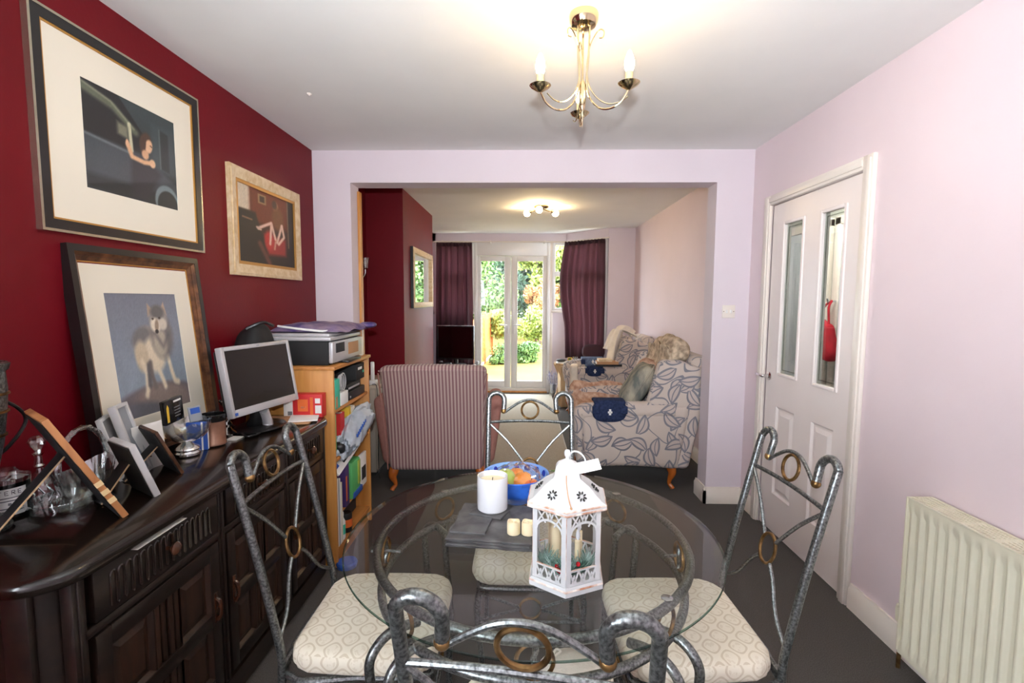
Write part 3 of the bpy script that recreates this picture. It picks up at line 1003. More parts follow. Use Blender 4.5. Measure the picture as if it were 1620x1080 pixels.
# stiles between the bays with a moulded bead, rail under the drawers
for y in (1.03, 1.55, 1.995, 2.385):
    b.box(SBX - .03, y - .017, .10, SBX, y + .017, .775, .004)
    b.box(SBX - .002, y - .006, .11, SBX + .005, y + .006, .77, .002)
b.box(SBX - .03, 1.03, .615, SBX, 2.39, .64, .005)
for z in (.60, .625):
    pass
part(sb, 'carcass', b, 'oak')
for i, (a, c) in enumerate(BAYS):
    # drawer with carved arcade
    d = B().box(SBX - .02, a + .004, .643, SBX + .004, c - .004, .772, .004)
    d = part(sb, 'drawer', d, 'oak')
    nf = int((c - a - .09) / .0235)
    cb = B()
    mid = (a + c) / 2
    for k in range(nf):
        y = a + .045 + (c - a - .09) * (k + .5) / nf
        hw = .0085
        pts = [(SBX + .0045, y - hw, .662)]
        for q in range(7):
            t = PI - PI * q / 6
            pts.append((SBX + .0045, y + hw * math.cos(t), .735 + hw * 1.2 * math.sin(t)))
        pts.append((SBX + .0045, y + hw, .662))
        cb.tube(pts, .0032, 5)
        cb.ell((SBX + .005, y + .0118, .660), .0034, 6, 4)
    cv = make('carving', shift(cb, sb), 'oak_gloss', d)
    stuff(cv)
    kb = B().lathe([(.006, 0), (.006, .012), (.017, .022), (.019, .030), (.012, .037), (0, .039)], 16,
                   X=frame_mat((SBX + .004, mid, .708), (0, 1, 0), (0, 0, 1)))
    make('knob', shift(kb, sb), 'oak_knob', d)
    # door: stiles and rails, six fielded panels
    z0, z1 = .115, .612
    db = B()
    w_ = c - a
    st = .048
    db.box(SBX - .02, a + .004, z0, SBX + .002, a + st, z1, .003).box(SBX - .02, c - st, z0, SBX + .002, c - .004, z1, .003)
    xs = [a + st, a + st + (w_ - 2 * st) * .36, a + st + (w_ - 2 * st) * .64, c - st]
    zr = [(z0, z0 + .05), (z0 + .225, z0 + .27), (z1 - .05, z1)]
    for (q0, q1) in zr:
        db.box(SBX - .02, a + st, q0, SBX + .002, c - st, q1, .003)
    do = part(sb, 'door', db, 'oak')
    for r_i in range(2):
        e0, e1 = zr[r_i][1], zr[r_i + 1][0]
        for k in range(3):
            y0, y1 = xs[k], xs[k + 1]
            pb = B()
            if k == 1:
                pb.box(SBX - .018, y0, e0, SBX - .010, y1, e1)
                for q in range(4):
                    yy = y0 + (y1 - y0) * (q + .5) / 4
                    pb.box(SBX - .011, yy - (y1 - y0) * .085, e0, SBX - .002 - .003 * (q % 2), yy + (y1 - y0) * .085, e1, .003)
            else:
                def ring_(i_, x_):
                    return [(x_, y0 + i_, e0 + i_), (x_, y1 - i_, e0 + i_), (x_, y1 - i_, e1 - i_), (x_, y0 + i_, e1 - i_)]
                vs = ring_(0, SBX - .002) + ring_(.008, SBX - .014) + ring_(.014, SBX - .014) + ring_(.03, SBX - .008)
                pb.add(vs, [(t * 4 + j, t * 4 + (j + 1) % 4, t * 4 + 4 + (j + 1) % 4, t * 4 + 4 + j) for t in range(3) for j in range(4)] + [(12, 13, 14, 15)])
            make('panel', shift(pb, sb), 'oak_door', do, angle=20)
    hb = B()
    yh = c - .03 if i == 0 else a + .03
    hb.tube([(SBX + .002, yh, .43), (SBX + .014, yh, .42), (SBX + .016, yh, .38), (SBX + .006, yh, .36)], [.006, .007, .006, .008], 8, sub=3)
    hb.box(SBX, yh - .008, .35, SBX + .004, yh + .008, .45, .002)
    make('handle', shift(hb, sb), 'oak_knob', do)
# end panel facing the camera
b = B()
b.box(-1.41, .972, .12, -1.36, .988, .77, .003).box(-1.12, .972, .12, -1.06, .988, .77, .003)
b.box(-1.36, .972, .12, -1.12, .988, .19, .003).box(-1.36, .972, .70, -1.12, .988, .77, .003).box(-1.36, .980, .19, -1.12, .988, .70)
part(sb, 'end_panel', b, 'oak')

# ------------------------------------------------------------------ bookcase
bc = thing('bookcase', 'orange pine open bookcase standing at the far end of the dark sideboard', 'bookcase', (-1.2, 2.72, 0))
b = B().box(-1.42, 2.44, 0, -.965, 2.458, 1.045, .002)
part(bc, 'side_panel', b, 'pine')
part(bc, 'side_panel', B().box(-1.42, 3.0, 0, -.965, 3.018, 1.045, .002), 'pine')
part(bc, 'back_panel', B().box(-1.42, 2.458, .02, -1.412, 3.0, 1.04), 'pine')
for z in (.095, .575, .835):
    part(bc, 'shelf', B().box(-1.412, 2.458, z - .018, -.972, 3.0, z, .002), 'pine_y')
part(bc, 'top_board', B().box(-1.42, 2.435, 1.045, -.955, 3.023, 1.063, .002), 'pine_y')
part(bc, 'plinth', B().box(-1.40, 2.458, 0, -.985, 3.0, .077), 'pine_y')

def card_box(name, label, cat, x0, y0, z0, x1, y1, z1, m1, group=None, bev=.002, extra=(), pname='carton'):
    o = thing(name, label, cat, ((x0 + x1) / 2, (y0 + y1) / 2, z0), group=group)
    part(o, pname, B().box(x0, y0, z0, x1, y1, z1, bev), m1)
    for (pn, q, mm) in extra:
        part(o, pn, B().box(*q), mm)
    return o
def book(label, x0, y0, z0, x1, y1, z1, m1, group, name='book', cat='book'):
    """upright book, spine towards +x"""
    o = thing(name, label, cat, ((x0 + x1) / 2, (y0 + y1) / 2, z0), group=group)
    t = .003
    b = B().box(x0, y0, z0, x1, y0 + t, z1).box(x0, y1 - t, z0, x1, y1, z1).box(x1 - t, y0 + t, z0, x1, y1 - t, z1, 0)
    part(o, 'cover', b, m1)
    part(o, 'page_block', B().box(x0 + .004, y0 + t, z0 + .004, x1 - t, y1 - t, z1 - .004), 'paper')
    return o
G1 = 'things on the top shelf of the bookcase'
card_box('folder_box', 'tall teal card folder at the near end of the top bookcase shelf', 'folder', -1.22, 2.470, .836, -.968, 2.535, .99, 'teal', G1,
         extra=[('label_strip', (-.9685, 2.475, .842, -.967, 2.500, .90), 'kraft')])
card_box('small_box', 'small white cream box beside the tall teal folder', 'box', -1.12, 2.56, .836, -.972, 2.665, .905, 'paper', G1)
o = card_box('set_top_box', 'flat black electronic box lying on the top bookcase shelf', 'electronics', -1.2, 2.69, .836, -.975, 2.96, .885, 'black', G1, .006, pname='casing')
part(o, 'button', B().box(-.976, 2.70, .85, -.972, 2.712, .862, .002), 'silver')
o = card_box('media_player', 'second black electronic box stacked on the flat black one', 'electronics', -1.2, 2.70, .886, -.99, 2.93, .925, 'black_matt', G1, .006, pname='casing')
part(o, 'front_strip', B().box(-.991, 2.72, .895, -.987, 2.90, .905), 'silver')
o = card_box('ink_box', 'black printed carton with a pale logo bar at the back of the top shelf', 'box', -1.22, 2.84, .926, -.985, 2.985, 1.02, 'black_matt', G1)
part(o, 'print', B().box(-.9855, 2.87, .985, -.984, 2.94, 1.0), 'paper')
part(o, 'print', B().box(-.9855, 2.95, .96, -.984, 2.975, .975), 'teal')
o = thing('cable_coil', 'coiled grey cable hanging over the teal folder', 'cable', (-.98, 2.56, .99), group=G1)
b = B()
for k in range(3):
    b.ring((-.975 + .004 * k, 2.555 + .012 * k, .965), .032 + .003 * k, .0035, 'X', 20, 6, 1.2)
part(o, 'loop', b, 'silver')
o = thing('black_pouch', 'soft black pouch pushed in behind the grey cable coil', 'pouch', (-1.06, 2.62, .906), group=G1)
part(o, 'pouch_body', B().ell((-1.06, 2.615, .945), (.07, .05, .055), pw=.7), 'black_matt')
part(o, 'strap', B().tube([(-1.0, 2.58, .98), (-.985, 2.62, .99), (-1.0, 2.66, .96)], .005, 6, sub=4), 'black')
G2 = 'things on the second shelf of the bookcase'
book('bright green book at the near end of the second shelf', -1.2, 2.475, .576, -.985, 2.515, .80, 'green_card', G2)
book('red book on the second shelf beside the bright green one', -1.18, 2.575, .576, -.985, 2.635, .79, 'red_box', G2)
book('yellow book on the second shelf behind the plastic bag', -1.18, 2.70, .576, -.985, 2.735, .80, 'yellow', G2)
book('cream book on the second shelf next to the yellow one', -1.18, 2.74, .576, -.985, 2.80, .79, 'mount', G2)
o = thing('plastic_bag', 'crumpled pale grey plastic carrier bag with blue print bulging from the shelf', 'bag', (-.99, 2.72, .576), group=G2)
rnd = random.Random(5)
def bagf(u, v):
    a, t = 2 * PI * u, PI * v
    k = 1 + .09 * math.sin(5 * a + 3 * t) + .07 * math.sin(9 * a - 5 * t) + .05 * math.sin(13 * a + 11 * t)
    sy = .20 * (abs(math.sin(t)) ** .7)
    x, y, z = .075 * math.sin(t) * math.cos(a) * k, sy * math.sin(a) * k, -.085 * math.cos(t) * (1 + .1 * math.sin(4 * a))
    return (-.972 + x + .14 * (y > 0) * y, 2.72 + y, .667 + z + y * .35)
b = B().grid(bagf, 48, 20)
part(o, 'film', b, 'bag_film', weld=True, angle=25)
b = B()
for q in range(7):
    y = 2.60 + q * .022
    b.box(-.908, y, .655 + q * .008, -.9, y + .013, .672 + q * .008, .001)
part(o, 'print', b, 'blue_card')
o = thing('dark_pouch', 'small black pouch wedged at the near end of the second shelf', 'pouch', (-1.0, 2.53, .576), group=G2)
part(o, 'pouch_body', B().ell((-1.0, 2.545, .61), (.05, .03, .034), pw=.7), 'black')
part(o, 'zip', B().tube([(-.96, 2.535, .625), (-.955, 2.55, .63), (-.96, 2.565, .62)], .003, 5, sub=3), 'silver')
G3 = 'things in the lowest bay of the bookcase'
o = thing('magazine', 'white magazine with blue squares slumped under the middle shelf edge', 'magazine', (-.985, 2.62, .53), group=G3)
X = frame_mat((-.968, 2.50, .478), (.0, .36, .07), (-.6, 0, .7))
part(o, 'cover', B().box(0, 0, -.012, .34, .10, 0, .001, X), 'paper')
for q, mm in ((.02, 'blue_card'), (.16, 'blue_card'), (.21, 'red_box'), (.25, 'print_dark')):
    part(o, 'print', B().box(q, .03, 0, q + .035, .07, .0012, X=X), mm)
for k, (y, h, mm) in enumerate(((2.474, .37, 'paper'), (2.489, .365, 'grey_card'), (2.504, .36, 'paper'), (2.524, .33, 'mount'))):
    lab = ['slim white folder, the nearest book in the lowest bookcase bay', 'pale grey folder second from the near end of the lowest bay',
           'white folder third from the near end of the lowest bay', 'cream folder beside the tall purple book in the lowest bay'][k]
    book(lab, -1.2, y, .096, -.972, y + .013 + .004 * (k == 3), .096 + h, mm, G3, 'folder', 'folder')
o = card_box('storage_box', 'low dark storage box under the purple book in the lowest bay', 'box', -1.25, 2.56, .096, -1.05, 2.97, .245, 'print_dark', G3)
o = card_box('shelf_tray', 'flat orange wooden tray carrying the purple book and green pack', 'tray', -1.25, 2.555, .246, -.985, 2.985, .258, 'pine_y', G3, pname='board')
book('tall purple book with an orange title strip in the lowest bay', -1.2, 2.60, .259, -.975, 2.655, .505, 'purple', G3)
b = B().box(-.9755, 2.607, .29, -.9735, 2.622, .43)
o_ = [q for q in bpy.data.objects if q.get('label', '').startswith('tall purple')][0]
part(o_, 'title_strip', b, 'orange_card')
o = card_box('paperback_stack', 'dark paperback lying flat on top of the purple book', 'book', -1.16, 2.60, .506, -.98, 2.78, .535, 'print_dark', G3, pname='cover')
o = card_box('craft_pack', 'green blister pack with a blue foot leaning in the lowest bay', 'packet', -1.03, 2.70, .259, -.972, 2.84, .475, 'green_card', G3, .012, pname='pack')
part(o, 'foot', B().box(-1.035, 2.71, .259, -.966, 2.86, .295, .006), 'blue_card')
part(o, 'window', B().box(-.973, 2.79, .32, -.968, 2.83, .46, .002), 'apple')
o = card_box('picture_card', 'white printed card standing behind the green blister pack', 'card', -1.0, 2.88, .259, -.985, 2.99, .46, 'paper', G3, pname='board')
part(o, 'print', B().box(-.9855, 2.90, .30, -.983, 2.97, .38), 'print_dark')
o = thing('glue_bottle', 'small white and blue bottle at the front of the lowest shelf', 'bottle', (-.99, 2.565, .096), group=G3)
part(o, 'bottle_body', B().lathe([(.018, 0), (.021, .01), (.021, .10), (.012, .12), (.012, .13)], 16, (-.99, 2.565, .096)), 'paper')
part(o, 'label_band', B().lathe([(.0215, .03), (.0215, .085)], 16, (-.99, 2.565, .096)), 'teal')
part(o, 'cap', B().lathe([(.013, .13), (.013, .15), (0, .151)], 12, (-.99, 2.565, .096)), 'paper')
o = thing('drink_can', 'black and orange tin in front of the low dark storage box', 'tin', (-1.0, 2.66, .096), group=G3)
part(o, 'tin_body', B().lathe([(.032, 0), (.034, .005), (.034, .10), (.030, .108), (0, .106)], 18, (-1.0, 2.66, .096)), 'black')
part(o, 'label_band', B().lathe([(.0345, .03), (.0345, .075)], 18, (-1.0, 2.66, .096)), 'orange_card')
o = thing('plastic_tub', 'blue rounded plastic tub lying on the carpet beside the bookcase foot', 'tub', (-.93, 2.46, 0))
part(o, 'lid', B().lathe([(.0, .0), (.05, .0), (.055, .02), (.05, .03), (0, .032)], 18, (-.925, 2.46, 0)), 'blue_card')

# printer and papers on the bookcase
pr = thing('printer', 'black and silver all-in-one printer on top of the pine bookcase', 'printer', (-1.17, 2.72, 1.064))
b = B().box(-1.36, 2.475, 1.064, -1.0, 2.93, 1.19, .008)
part(pr, 'body', b, 'black_matt')
b = B().box(-1.0, 2.475, 1.075, -.978, 2.93, 1.185, .006)
part(pr, 'front_panel', b, 'silver')
part(pr, 'display', B().box(-.979, 2.52, 1.125, -.975, 2.64, 1.175, .002), 'print_dark')
part(pr, 'paper_slot', B().box(-.979, 2.70, 1.10, -.975, 2.86, 1.165, .002), 'kraft')
part(pr, 'scanner_lid', B().box(-1.37, 2.47, 1.19, -.985, 2.935, 1.212, .008).box(-1.35, 2.49, 1.212, -1.0, 2.915, 1.228, .007), 'silver')
part(pr, 'output_tray', B().box(-1.0, 2.60, 1.064, -.94, 2.80, 1.076, .003), 'black')
o = thing('document_wallet', 'cream document wallet standing beside the printer on the bookcase', 'folder', (-1.15, 2.96, 1.064))
part(o, 'wallet', B().box(-1.33, 2.945, 1.064, -.985, 2.985, 1.225, .004), 'mount')
part(o, 'flap', B().box(-1.33, 2.940, 1.18, -.98, 2.946, 1.23, .001), 'kraft')
o = thing('purple_bag', 'folded purple patterned fabric bag lying on the printer lid', 'bag', (-1.15, 2.78, 1.229))
def pbag(c, s, z0, th, ph):
    def f(u, v):
        x = c[0] + (u - .5) * s[0]
        y = c[1] + (v - .5) * s[1]
        return (x, y, z0 + th * (1 - (2 * u - 1) ** 6) * (1 - (2 * v - 1) ** 6) + .006 * math.sin(17 * u + ph) * math.sin(13 * v) + .006)
    return f
b = B().grid(pbag((-1.14, 2.76), (.40, .46), 1.229, .038, .4), 24, 24).grid(lambda u, v: pbag((-1.14, 2.76), (.40, .46), 1.229, .0, .4)(u, v)[:2] + (1.229,), 2, 2)
b.ell((-.945, 2.95, 1.252), (.05, .05, .018), pw=.8)
part(o, 'bag_body', b, 'purple_cloth')
part(o, 'handle', B().tube([(-1.30, 2.56, 1.262), (-1.18, 2.53, 1.25), (-1.05, 2.535, 1.238), (-1.0, 2.56, 1.245)], .006, 8, sub=5), 'paper')
part(o, 'swing_tag', B().box(-1.03, 2.55, 1.232, -.975, 2.59, 1.236, X=None), 'paper')
o = thing('black_bag', 'slumped black cloth bag at the back of the bookcase top', 'bag', (-1.34, 2.50, 1.064))
part(o, 'bag_body', B().soft((.075, .10, .105), .06, lambda p: (p[0] * (1 - .25 * p[2] / .1), p[1] * (1 - .3 * p[2] / .1) , p[2] + .012 * math.sin(30 * p[0]) ), (-1.36 + .02, 2.40, .94 + .23)), 'black_matt')
part(o, 'strap', B().tube([(-1.34, 2.33, 1.26), (-1.28, 2.37, 1.29), (-1.27, 2.45, 1.27)], .008, 6, sub=4), 'black')

# ------------------------------------------------------------------ pictures on the left wall
def picture(name, label, cat, X, w_, h_, rails, mount_w, mount_mat, paint, glazed, base=None):
    """rails: list of (width, depth, material) from the outside in; X: x along the wall, y up, z out"""
    o = thing(name, label, cat, base or tuple(X.translation))
    d = 0.0
    for wd, dp, mt in rails:
        b = B()
        x0, y0, x1, y1 = d, d, w_ - d, h_ - d
        for sgn in range(4):
            pts = {0: [(x0, y0), (x1, y0), (x1 - wd, y0 + wd), (x0 + wd, y0 + wd)], 1: [(x1, y0), (x1, y1), (x1 - wd, y1 - wd), (x1 - wd, y0 + wd)],
                   2: [(x1, y1), (x0, y1), (x0 + wd, y1 - wd), (x1 - wd, y1 - wd)], 3: [(x0, y1), (x0, y0), (x0 + wd, y0 + wd), (x0 + wd, y1 - wd)]}[sgn]
            lo, hi = dp if isinstance(dp, tuple) else (dp, dp)
            zs = [lo, lo, hi, hi]
            b.add([(p[0], p[1], z) for p, z in zip(pts, zs)] + [(p[0], p[1], .0) for p in pts],
                  [(0, 1, 2, 3), (7, 6, 5, 4), (0, 4, 5, 1), (1, 5, 6, 2), (2, 6, 7, 3), (3, 7, 4, 0)], X)
        part(o, 'frame_rail', b, mt, angle=20)
        d += wd
    part(o, 'backing', B().box(d * .5, d * .5, 0.001, w_ - d * .5, h_ - d * .5, .006, X=X), mount_mat or 'black_matt')
    if mount_w:
        l_, b_, r_, t_ = mount_w
        x0, y0, x1, y1 = d + l_, d + b_, w_ - d - r_, h_ - d - t_
        mb = B()
        for q in ((d, d, w_ - d, y0), (d, y1, w_ - d, h_ - d), (d, y0, x0, y1), (x1, y0, w_ - d, y1)):
            mb.box(q[0], q[1], .006, q[2], q[3], .0105, X=X)
        part(o, 'mount', mb, mount_mat)
    else:
        x0, y0, x1, y1 = d, d, w_ - d, h_ - d
    Xp = X @ Matrix.Translation((x0, y0, .008))
    pm = paint.mesh('print', Xp, x1 - x0, y1 - y0, glazed, o)
    pm.data.transform(Matrix.Translation(-o.location))
    return o

pt = Paint(150, 120, (52, 64, 66), (34, 42, 46))
pt.poly([(0, 0), (.35, 0), (.62, .30), (.62, .52), (0, .52)], (26, 27, 30))
pt.line([(0, .07), (.30, .14), (.52, .30)], .035, (92, 98, 80), .02)
pt.line([(0, .03), (.28, .10), (.5, .27)], .012, (130, 134, 112), .01)
pt.poly([(.70, .12), (1, .12), (1, .62), (.70, .62)], (56, 70, 74), .03)
pt.poly([(.80, .16), (.91, .18), (.91, .60), (.80, .58)], (36, 44, 47), .01)
pt.line([(.80, .16), (.80, .58)], .008, (84, 98, 100), .006)
pt.poly([(0, .48), (.55, .50), (1, .72), (1, 1), (0, 1)], (62, 70, 76), .02)
pt.line([(0, .49), (.44, .53)], .012, (100, 108, 114), .008)
pt.poly([(.0, .85), (1, .85), (1, 1), (0, 1)], (34, 40, 43), .03)
pt.poly([(.46, .54), (.66, .52), (.80, .66), (.62, .98), (.44, .98)], (44, 44, 50), .03)
pt.ell(.86, .93, .15, .18, (112, 128, 134), 0, .1)
pt.ell(.87, .97, .13, .16, (40, 46, 48), 0, .1)
pt.line([(.455, .24), (.47, .50)], .018, (196, 192, 160), .006)
pt.poly([(.33, .26), (.44, .28), (.44, .40), (.33, .38)], (120, 120, 100), .02)
pt.ell(.63, .37, .07, .115, (74, 50, 36), .2, .3)
pt.ell(.665, .39, .042, .075, (214, 170, 134), .2, .3)
pt.ell(.60, .40, .03, .09, (70, 46, 34), .2, .3)
pt.line([(.685, .375), (.70, .385)], .006, (60, 34, 26), .005)
pt.ell(.62, .49, .04, .05, (206, 158, 120), 0, .4)
pt.line([(.43, .45), (.47, .56), (.60, .575), (.68, .56)], .024, (216, 168, 128), .01)
pt.ell(.425, .44, .018, .04, (220, 172, 134), 0, .4)
pt.ell(.70, .56, .035, .045, (220, 176, 138), 0, .4)
pt.noise(.018)
XW = lambda y, z, x=XL: frame_mat((x, y, z), (0, 1, 0), (0, 0, 1))
picture('framed_print', 'large black framed print of a figure at a car window, high on the red wall', 'picture', XW(1.427, 1.605), .735, .655,
        [(.008, .020, 'fr_silver'), (.030, .018, 'fr_black'), (.006, .015, 'fr_gold')], (.125, .115, .10, .105), 'mount', pt, 'print_glazed')

pt = Paint(110, 96, (92, 40, 26), (30, 24, 22))
pt.poly([(0, 0), (.20, 0), (.20, .32), (0, .32)], (206, 190, 166), .01)
pt.poly([(.2, 0), (.88, 0), (.88, .45), (.2, .45)], (112, 46, 28), .04)
pt.poly([(.33, .05), (.47, .05), (.47, .18), (.33, .18)], (150, 116, 84), .005)
pt.poly([(.36, .075), (.44, .075), (.44, .155), (.36, .155)], (60, 40, 32), .005)
pt.poly([(0, .32), (.28, .32), (.42, .70), (.42, 1), (0, 1)], (36, 30, 28), .02)
pt.line([(.08, .42), (.22, .43)], .010, (134, 100, 76), .006)
pt.poly([(.88, 0), (1, 0), (1, 1), (.88, 1)], (32, 28, 30), .01)
pt.line([(.87, .0), (.88, .7)], .012, (120, 96, 78), .006)
pt.ell(.64, .15, .05, .07, (170, 120, 92), 0, .5)
pt.ell(.62, .13, .045, .06, (70, 44, 36), 0, .5)
pt.ell(.68, .32, .11, .16, (116, 70, 40), 0, .5)
pt.poly([(.42, .58), (.82, .60), (.82, .84), (.48, .86)], (156, 40, 38), .03)
pt.ell(.51, .66, .09, .14, (186, 50, 46), 0, .5)
for ln in ([(.32, .52), (.55, .40), (.62, .62)], [(.55, .42), (.52, .70)], [(.75, .40), (.65, .66)], [(.75, .40), (.79, .56), (.68, .68)]):
    pt.line(ln, .020, (226, 188, 170), .01)
pt.ell(.33, .52, .05, .02, (206, 172, 154), .3, .4)
pt.line([(.62, .66), (.60, .76)], .016, (204, 150, 130), .01)
pt.line([(.34, .72), (.50, .98)], .035, (104, 62, 52), .02)
pt.noise(.025)
picture('framed_painting', 'smaller cream framed painting of a seated figure near the room corner', 'picture', XW(2.37, 1.523), .74, .535,
        [(.012, .020, 'fr_cream'), (.045, (.024, .016), 'fr_cream'), (.016, .014, 'fr_gold')], None, None, pt, 'print')

pt = Paint(110, 150, (112, 117, 132), (152, 168, 182))
pt.ell(.55, 1.0, .75, .24, (112, 104, 108), 0, .15)
pt.ell(.62, .93, .42, .16, (142, 128, 122), .1, .4)
pt.ell(.15, 1.02, .5, .14, (104, 104, 112), 0, .3)
body = (222, 208, 184)
dark = (84, 84, 90)
pt.ell(.47, .44, .19, .16, (176, 164, 146), -.2, .3)
pt.ell(.40, .36, .14, .08, (112, 110, 112), -.35, .5)
pt.ell(.55, .52, .16, .15, body, 0, .4)
pt.ell(.37, .52, .09, .13, (198, 182, 156), 0, .4)
for ln, c in (([(.36, .56), (.40, .66), (.38, .80), (.36, .84)], body), ([(.47, .58), (.47, .70), (.50, .79)], (120, 112, 108)),
              ([(.56, .60), (.62, .74), (.64, .80)], (224, 212, 188)), ([(.74, .54), (.77, .68), (.80, .77), (.85, .785)], (220, 208, 184)), ([(.44, .60), (.42, .76)], (104, 100, 102))):
    pt.line(ln, .026, c, .014)
pt.ell(.70, .36, .17, .20, (112, 108, 108), 0, .4)
pt.ell(.66, .42, .10, .13, (176, 166, 150), 0, .5)
pt.line([(.60, .34), (.70, .46), (.80, .36)], .02, dark, .02, .6)
pt.poly([(.53, .20), (.545, .08), (.63, .155)], (168, 146, 128))
pt.poly([(.73, .14), (.79, .07), (.82, .19)], (176, 152, 132))
pt.ell(.68, .22, .135, .11, (150, 144, 138), 0, .3)
pt.ell(.68, .16, .10, .06, (96, 94, 96), 0, .5)
pt.ell(.63, .27, .075, .06, (226, 216, 198), 0, .5)
pt.ell(.74, .265, .06, .05, (206, 198, 184), 0, .5)
pt.ell(.645, .275, .028, .055, (150, 130, 112), .25, .5)
pt.ell(.635, .325, .026, .018, (34, 30, 32), 0, .4)
pt.ell(.60, .215, .016, .010, (50, 36, 26), 0, .4)
pt.ell(.70, .212, .016, .010, (50, 36, 26), 0, .4)
pt.noise(.018)
zw = Vector((-1.352, 0, .821))
ey = Vector((-1.428 + 1.352, 0, 1.572 - .821))
picture('wolf_print', 'framed wolf print leaning on the red wall behind the sideboard photographs', 'picture', frame_mat((-1.372, 1.498, .821), (0, 1, 0), ey), .608, ey.length,
        [(.022, .036, 'fr_black'), (.012, (.034, .026), 'fr_bronze'), (.014, (.022, .016), 'fr_bronze'), (.004, .013, 'fr_gold')], (.082, .105, .082, .10), 'mount', pt, 'print_glazed', base=(-1.36, 1.81, .821))

# small white cap on the ceiling, light switch
o = thing('ceiling_hook', 'tiny white screw cap on the ceiling near the red wall', 'ceiling fitting', (-1.05, 2.45, 2.4))
part(o, 'cap', B().lathe([(.012, 0), (.012, -.004), (.006, -.009), (0, -.009)], 14, (-1.05, 2.45, 2.4)), 'white_gloss')
part(o, 'screw', B().lathe([(.003, -.009), (.003, -.011), (0, -.011)], 10, (-1.05, 2.45, 2.4)), 'silver')
o = thing('light_switch', 'white double light switch on the lilac pier by the door', 'switch', (1.382, YP, 1.335))
X = frame_mat((1.382, YP, 1.335), (1, 0, 0), (0, 0, 1))
part(o, 'plate', B().box(-.043, -.043, 0, .043, .043, .008, .003, X), 'white_gloss')
for sx in (-.014, .014):
    part(o, 'toggle', B().box(sx - .006, -.011, .007, sx + .006, .011, .013, .002, X), 'upvc')
for sx in (-.033, .033):
    part(o, 'screw', B().lathe([(.003, 0), (.003, .0015), (0, .0016)], 8, X=X @ Matrix.Translation((sx, 0, .008))), 'fr_bronze')

# ------------------------------------------------------------------ radiator
ra = thing('radiator', 'cream double panel radiator on the right wall below eye level', 'radiator', (1.46, 1.2, 0))
y0, y1, z0, z1 = .30, 1.775, .092, .692
prof = []
npl = 37
def ridge(y):
    ph = ((y - y0) / (y1 - y0) * npl) % 1.0
    return .011 * max(0, min(1, (abs(ph - .5) - .13) / .12))
b = B()
NU, zl = npl * 8, [z0, z0 + .002, z0 + .018, z0 + .040, z0 + .062, z1 - .062, z1 - .045, z1 - .02, z1 - .002, z1]
def radf(u, v):
    y = y0 + u * (y1 - y0)
    z = zl[round(v * (len(zl) - 1))]
    k = max(0, min(1, min(z - z0 - .035, z1 - .04 - z) / .022))
    e = .004 if (z < z0 + .001 or z > z1 - .001) else 0
    return (1.412 + e - .0 + ridge(y) * k - .004 * (1 - k) * 0, y, z)
b.grid(radf, NU, len(zl) - 1)
part(ra, 'front_panel', b, 'cream_enamel', angle=60)
part(ra, 'rear_panel', B().box(1.484, y0, z0, 1.496, y1, z1 - .01, .003), 'cream_enamel')
part(ra, 'side_cover', B().box(1.408, y1 - .002, z0 + .01, 1.50, y1 + .004, z1 + .002, .002), 'cream_enamel')
part(ra, 'side_cover', B().box(1.408, y0 - .004, z0 + .01, 1.50, y0 + .002, z1 + .002, .002), 'cream_enamel')
part(ra, 'convector_fins', B().box(1.43, y0 + .01, z0 + .03, 1.482, y1 - .01, z1 - .03), 'dark_slot')
b = B().box(1.410, y0, z1 - .004, 1.418, y1, z1 + .003, .001).box(1.492, y0, z1 - .004, 1.50, y1, z1 + .003, .001)
k = 0
yy = y0
while yy < y1:
    wd = .022 if k % 9 == 0 else .003
    b.box(1.418, yy, z1 - .004, 1.492, yy + wd, z1 + .001)
    yy += wd + .0075
    k += 1
for xx in (1.432, 1.446, 1.46, 1.474):
    b.box(xx, y0, z1 - .003, xx + .006, y1, z1 + .002)
stuff(part(ra, 'top_grille', b, 'cream_enamel'))
o = B().lathe([(.014, 0), (.019, .004), (.021, .05), (.017, .065), (0, .066)], 16, (1.452, 1.815, .185))
va = part(ra, 'valve', o, 'cream_enamel')
make('pipe', shift(B().tube([(1.452, 1.815, .0), (1.452, 1.815, .19)], .0075, 8).tube([(1.452, 1.815, .165), (1.452, 1.775, .165)], .009, 8), ra), 'brass', va)
for yq in (.55, 1.5):
    part(ra, 'bracket', B().box(1.494, yq, z0 + .05, 1.515, yq + .04, z1 - .05, .002), 'cream_enamel')

# ------------------------------------------------------------------ things on the sideboard
ZS = .8205
mo = thing('monitor', 'silver framed flat computer monitor, switched off, on the dark sideboard', 'monitor', (-1.21, 2.15, ZS))
ex, ey = Vector((.19, .98, 0)).normalized(), Vector((-.05, .01, .30)).normalized()
X = frame_mat((-1.165, 1.912, .922), ex, ey)
W_, H_ = .415, .292
b = B()
b.box(0, 0, -.03, .018, H_, 0, .004, X).box(W_ - .018, 0, -.03, W_, H_, 0, .004, X).box(.018, H_ - .018, -.03, W_ - .018, H_, 0, .004, X).box(.018, 0, -.03, W_ - .018, .032, 0, .004, X)
part(mo, 'bezel', b, 'silver')
part(mo, 'screen', B().box(.017, .031, -.02, W_ - .017, H_ - .017, -.004, X=X), 'screen')
part(mo, 'rear_shell', B().box(.01, .01, -.055, W_ - .01, H_ - .01, -.029, .015, X), 'black')
part(mo, 'badge', B().box(.012, .008, 0, .028, .020, .001, X=X), 'blue_card')
part(mo, 'badge', B().box(W_ / 2 - .008, H_ - .011, 0, W_ / 2 + .008, H_ - .007, .001, X=X), 'grey_card')
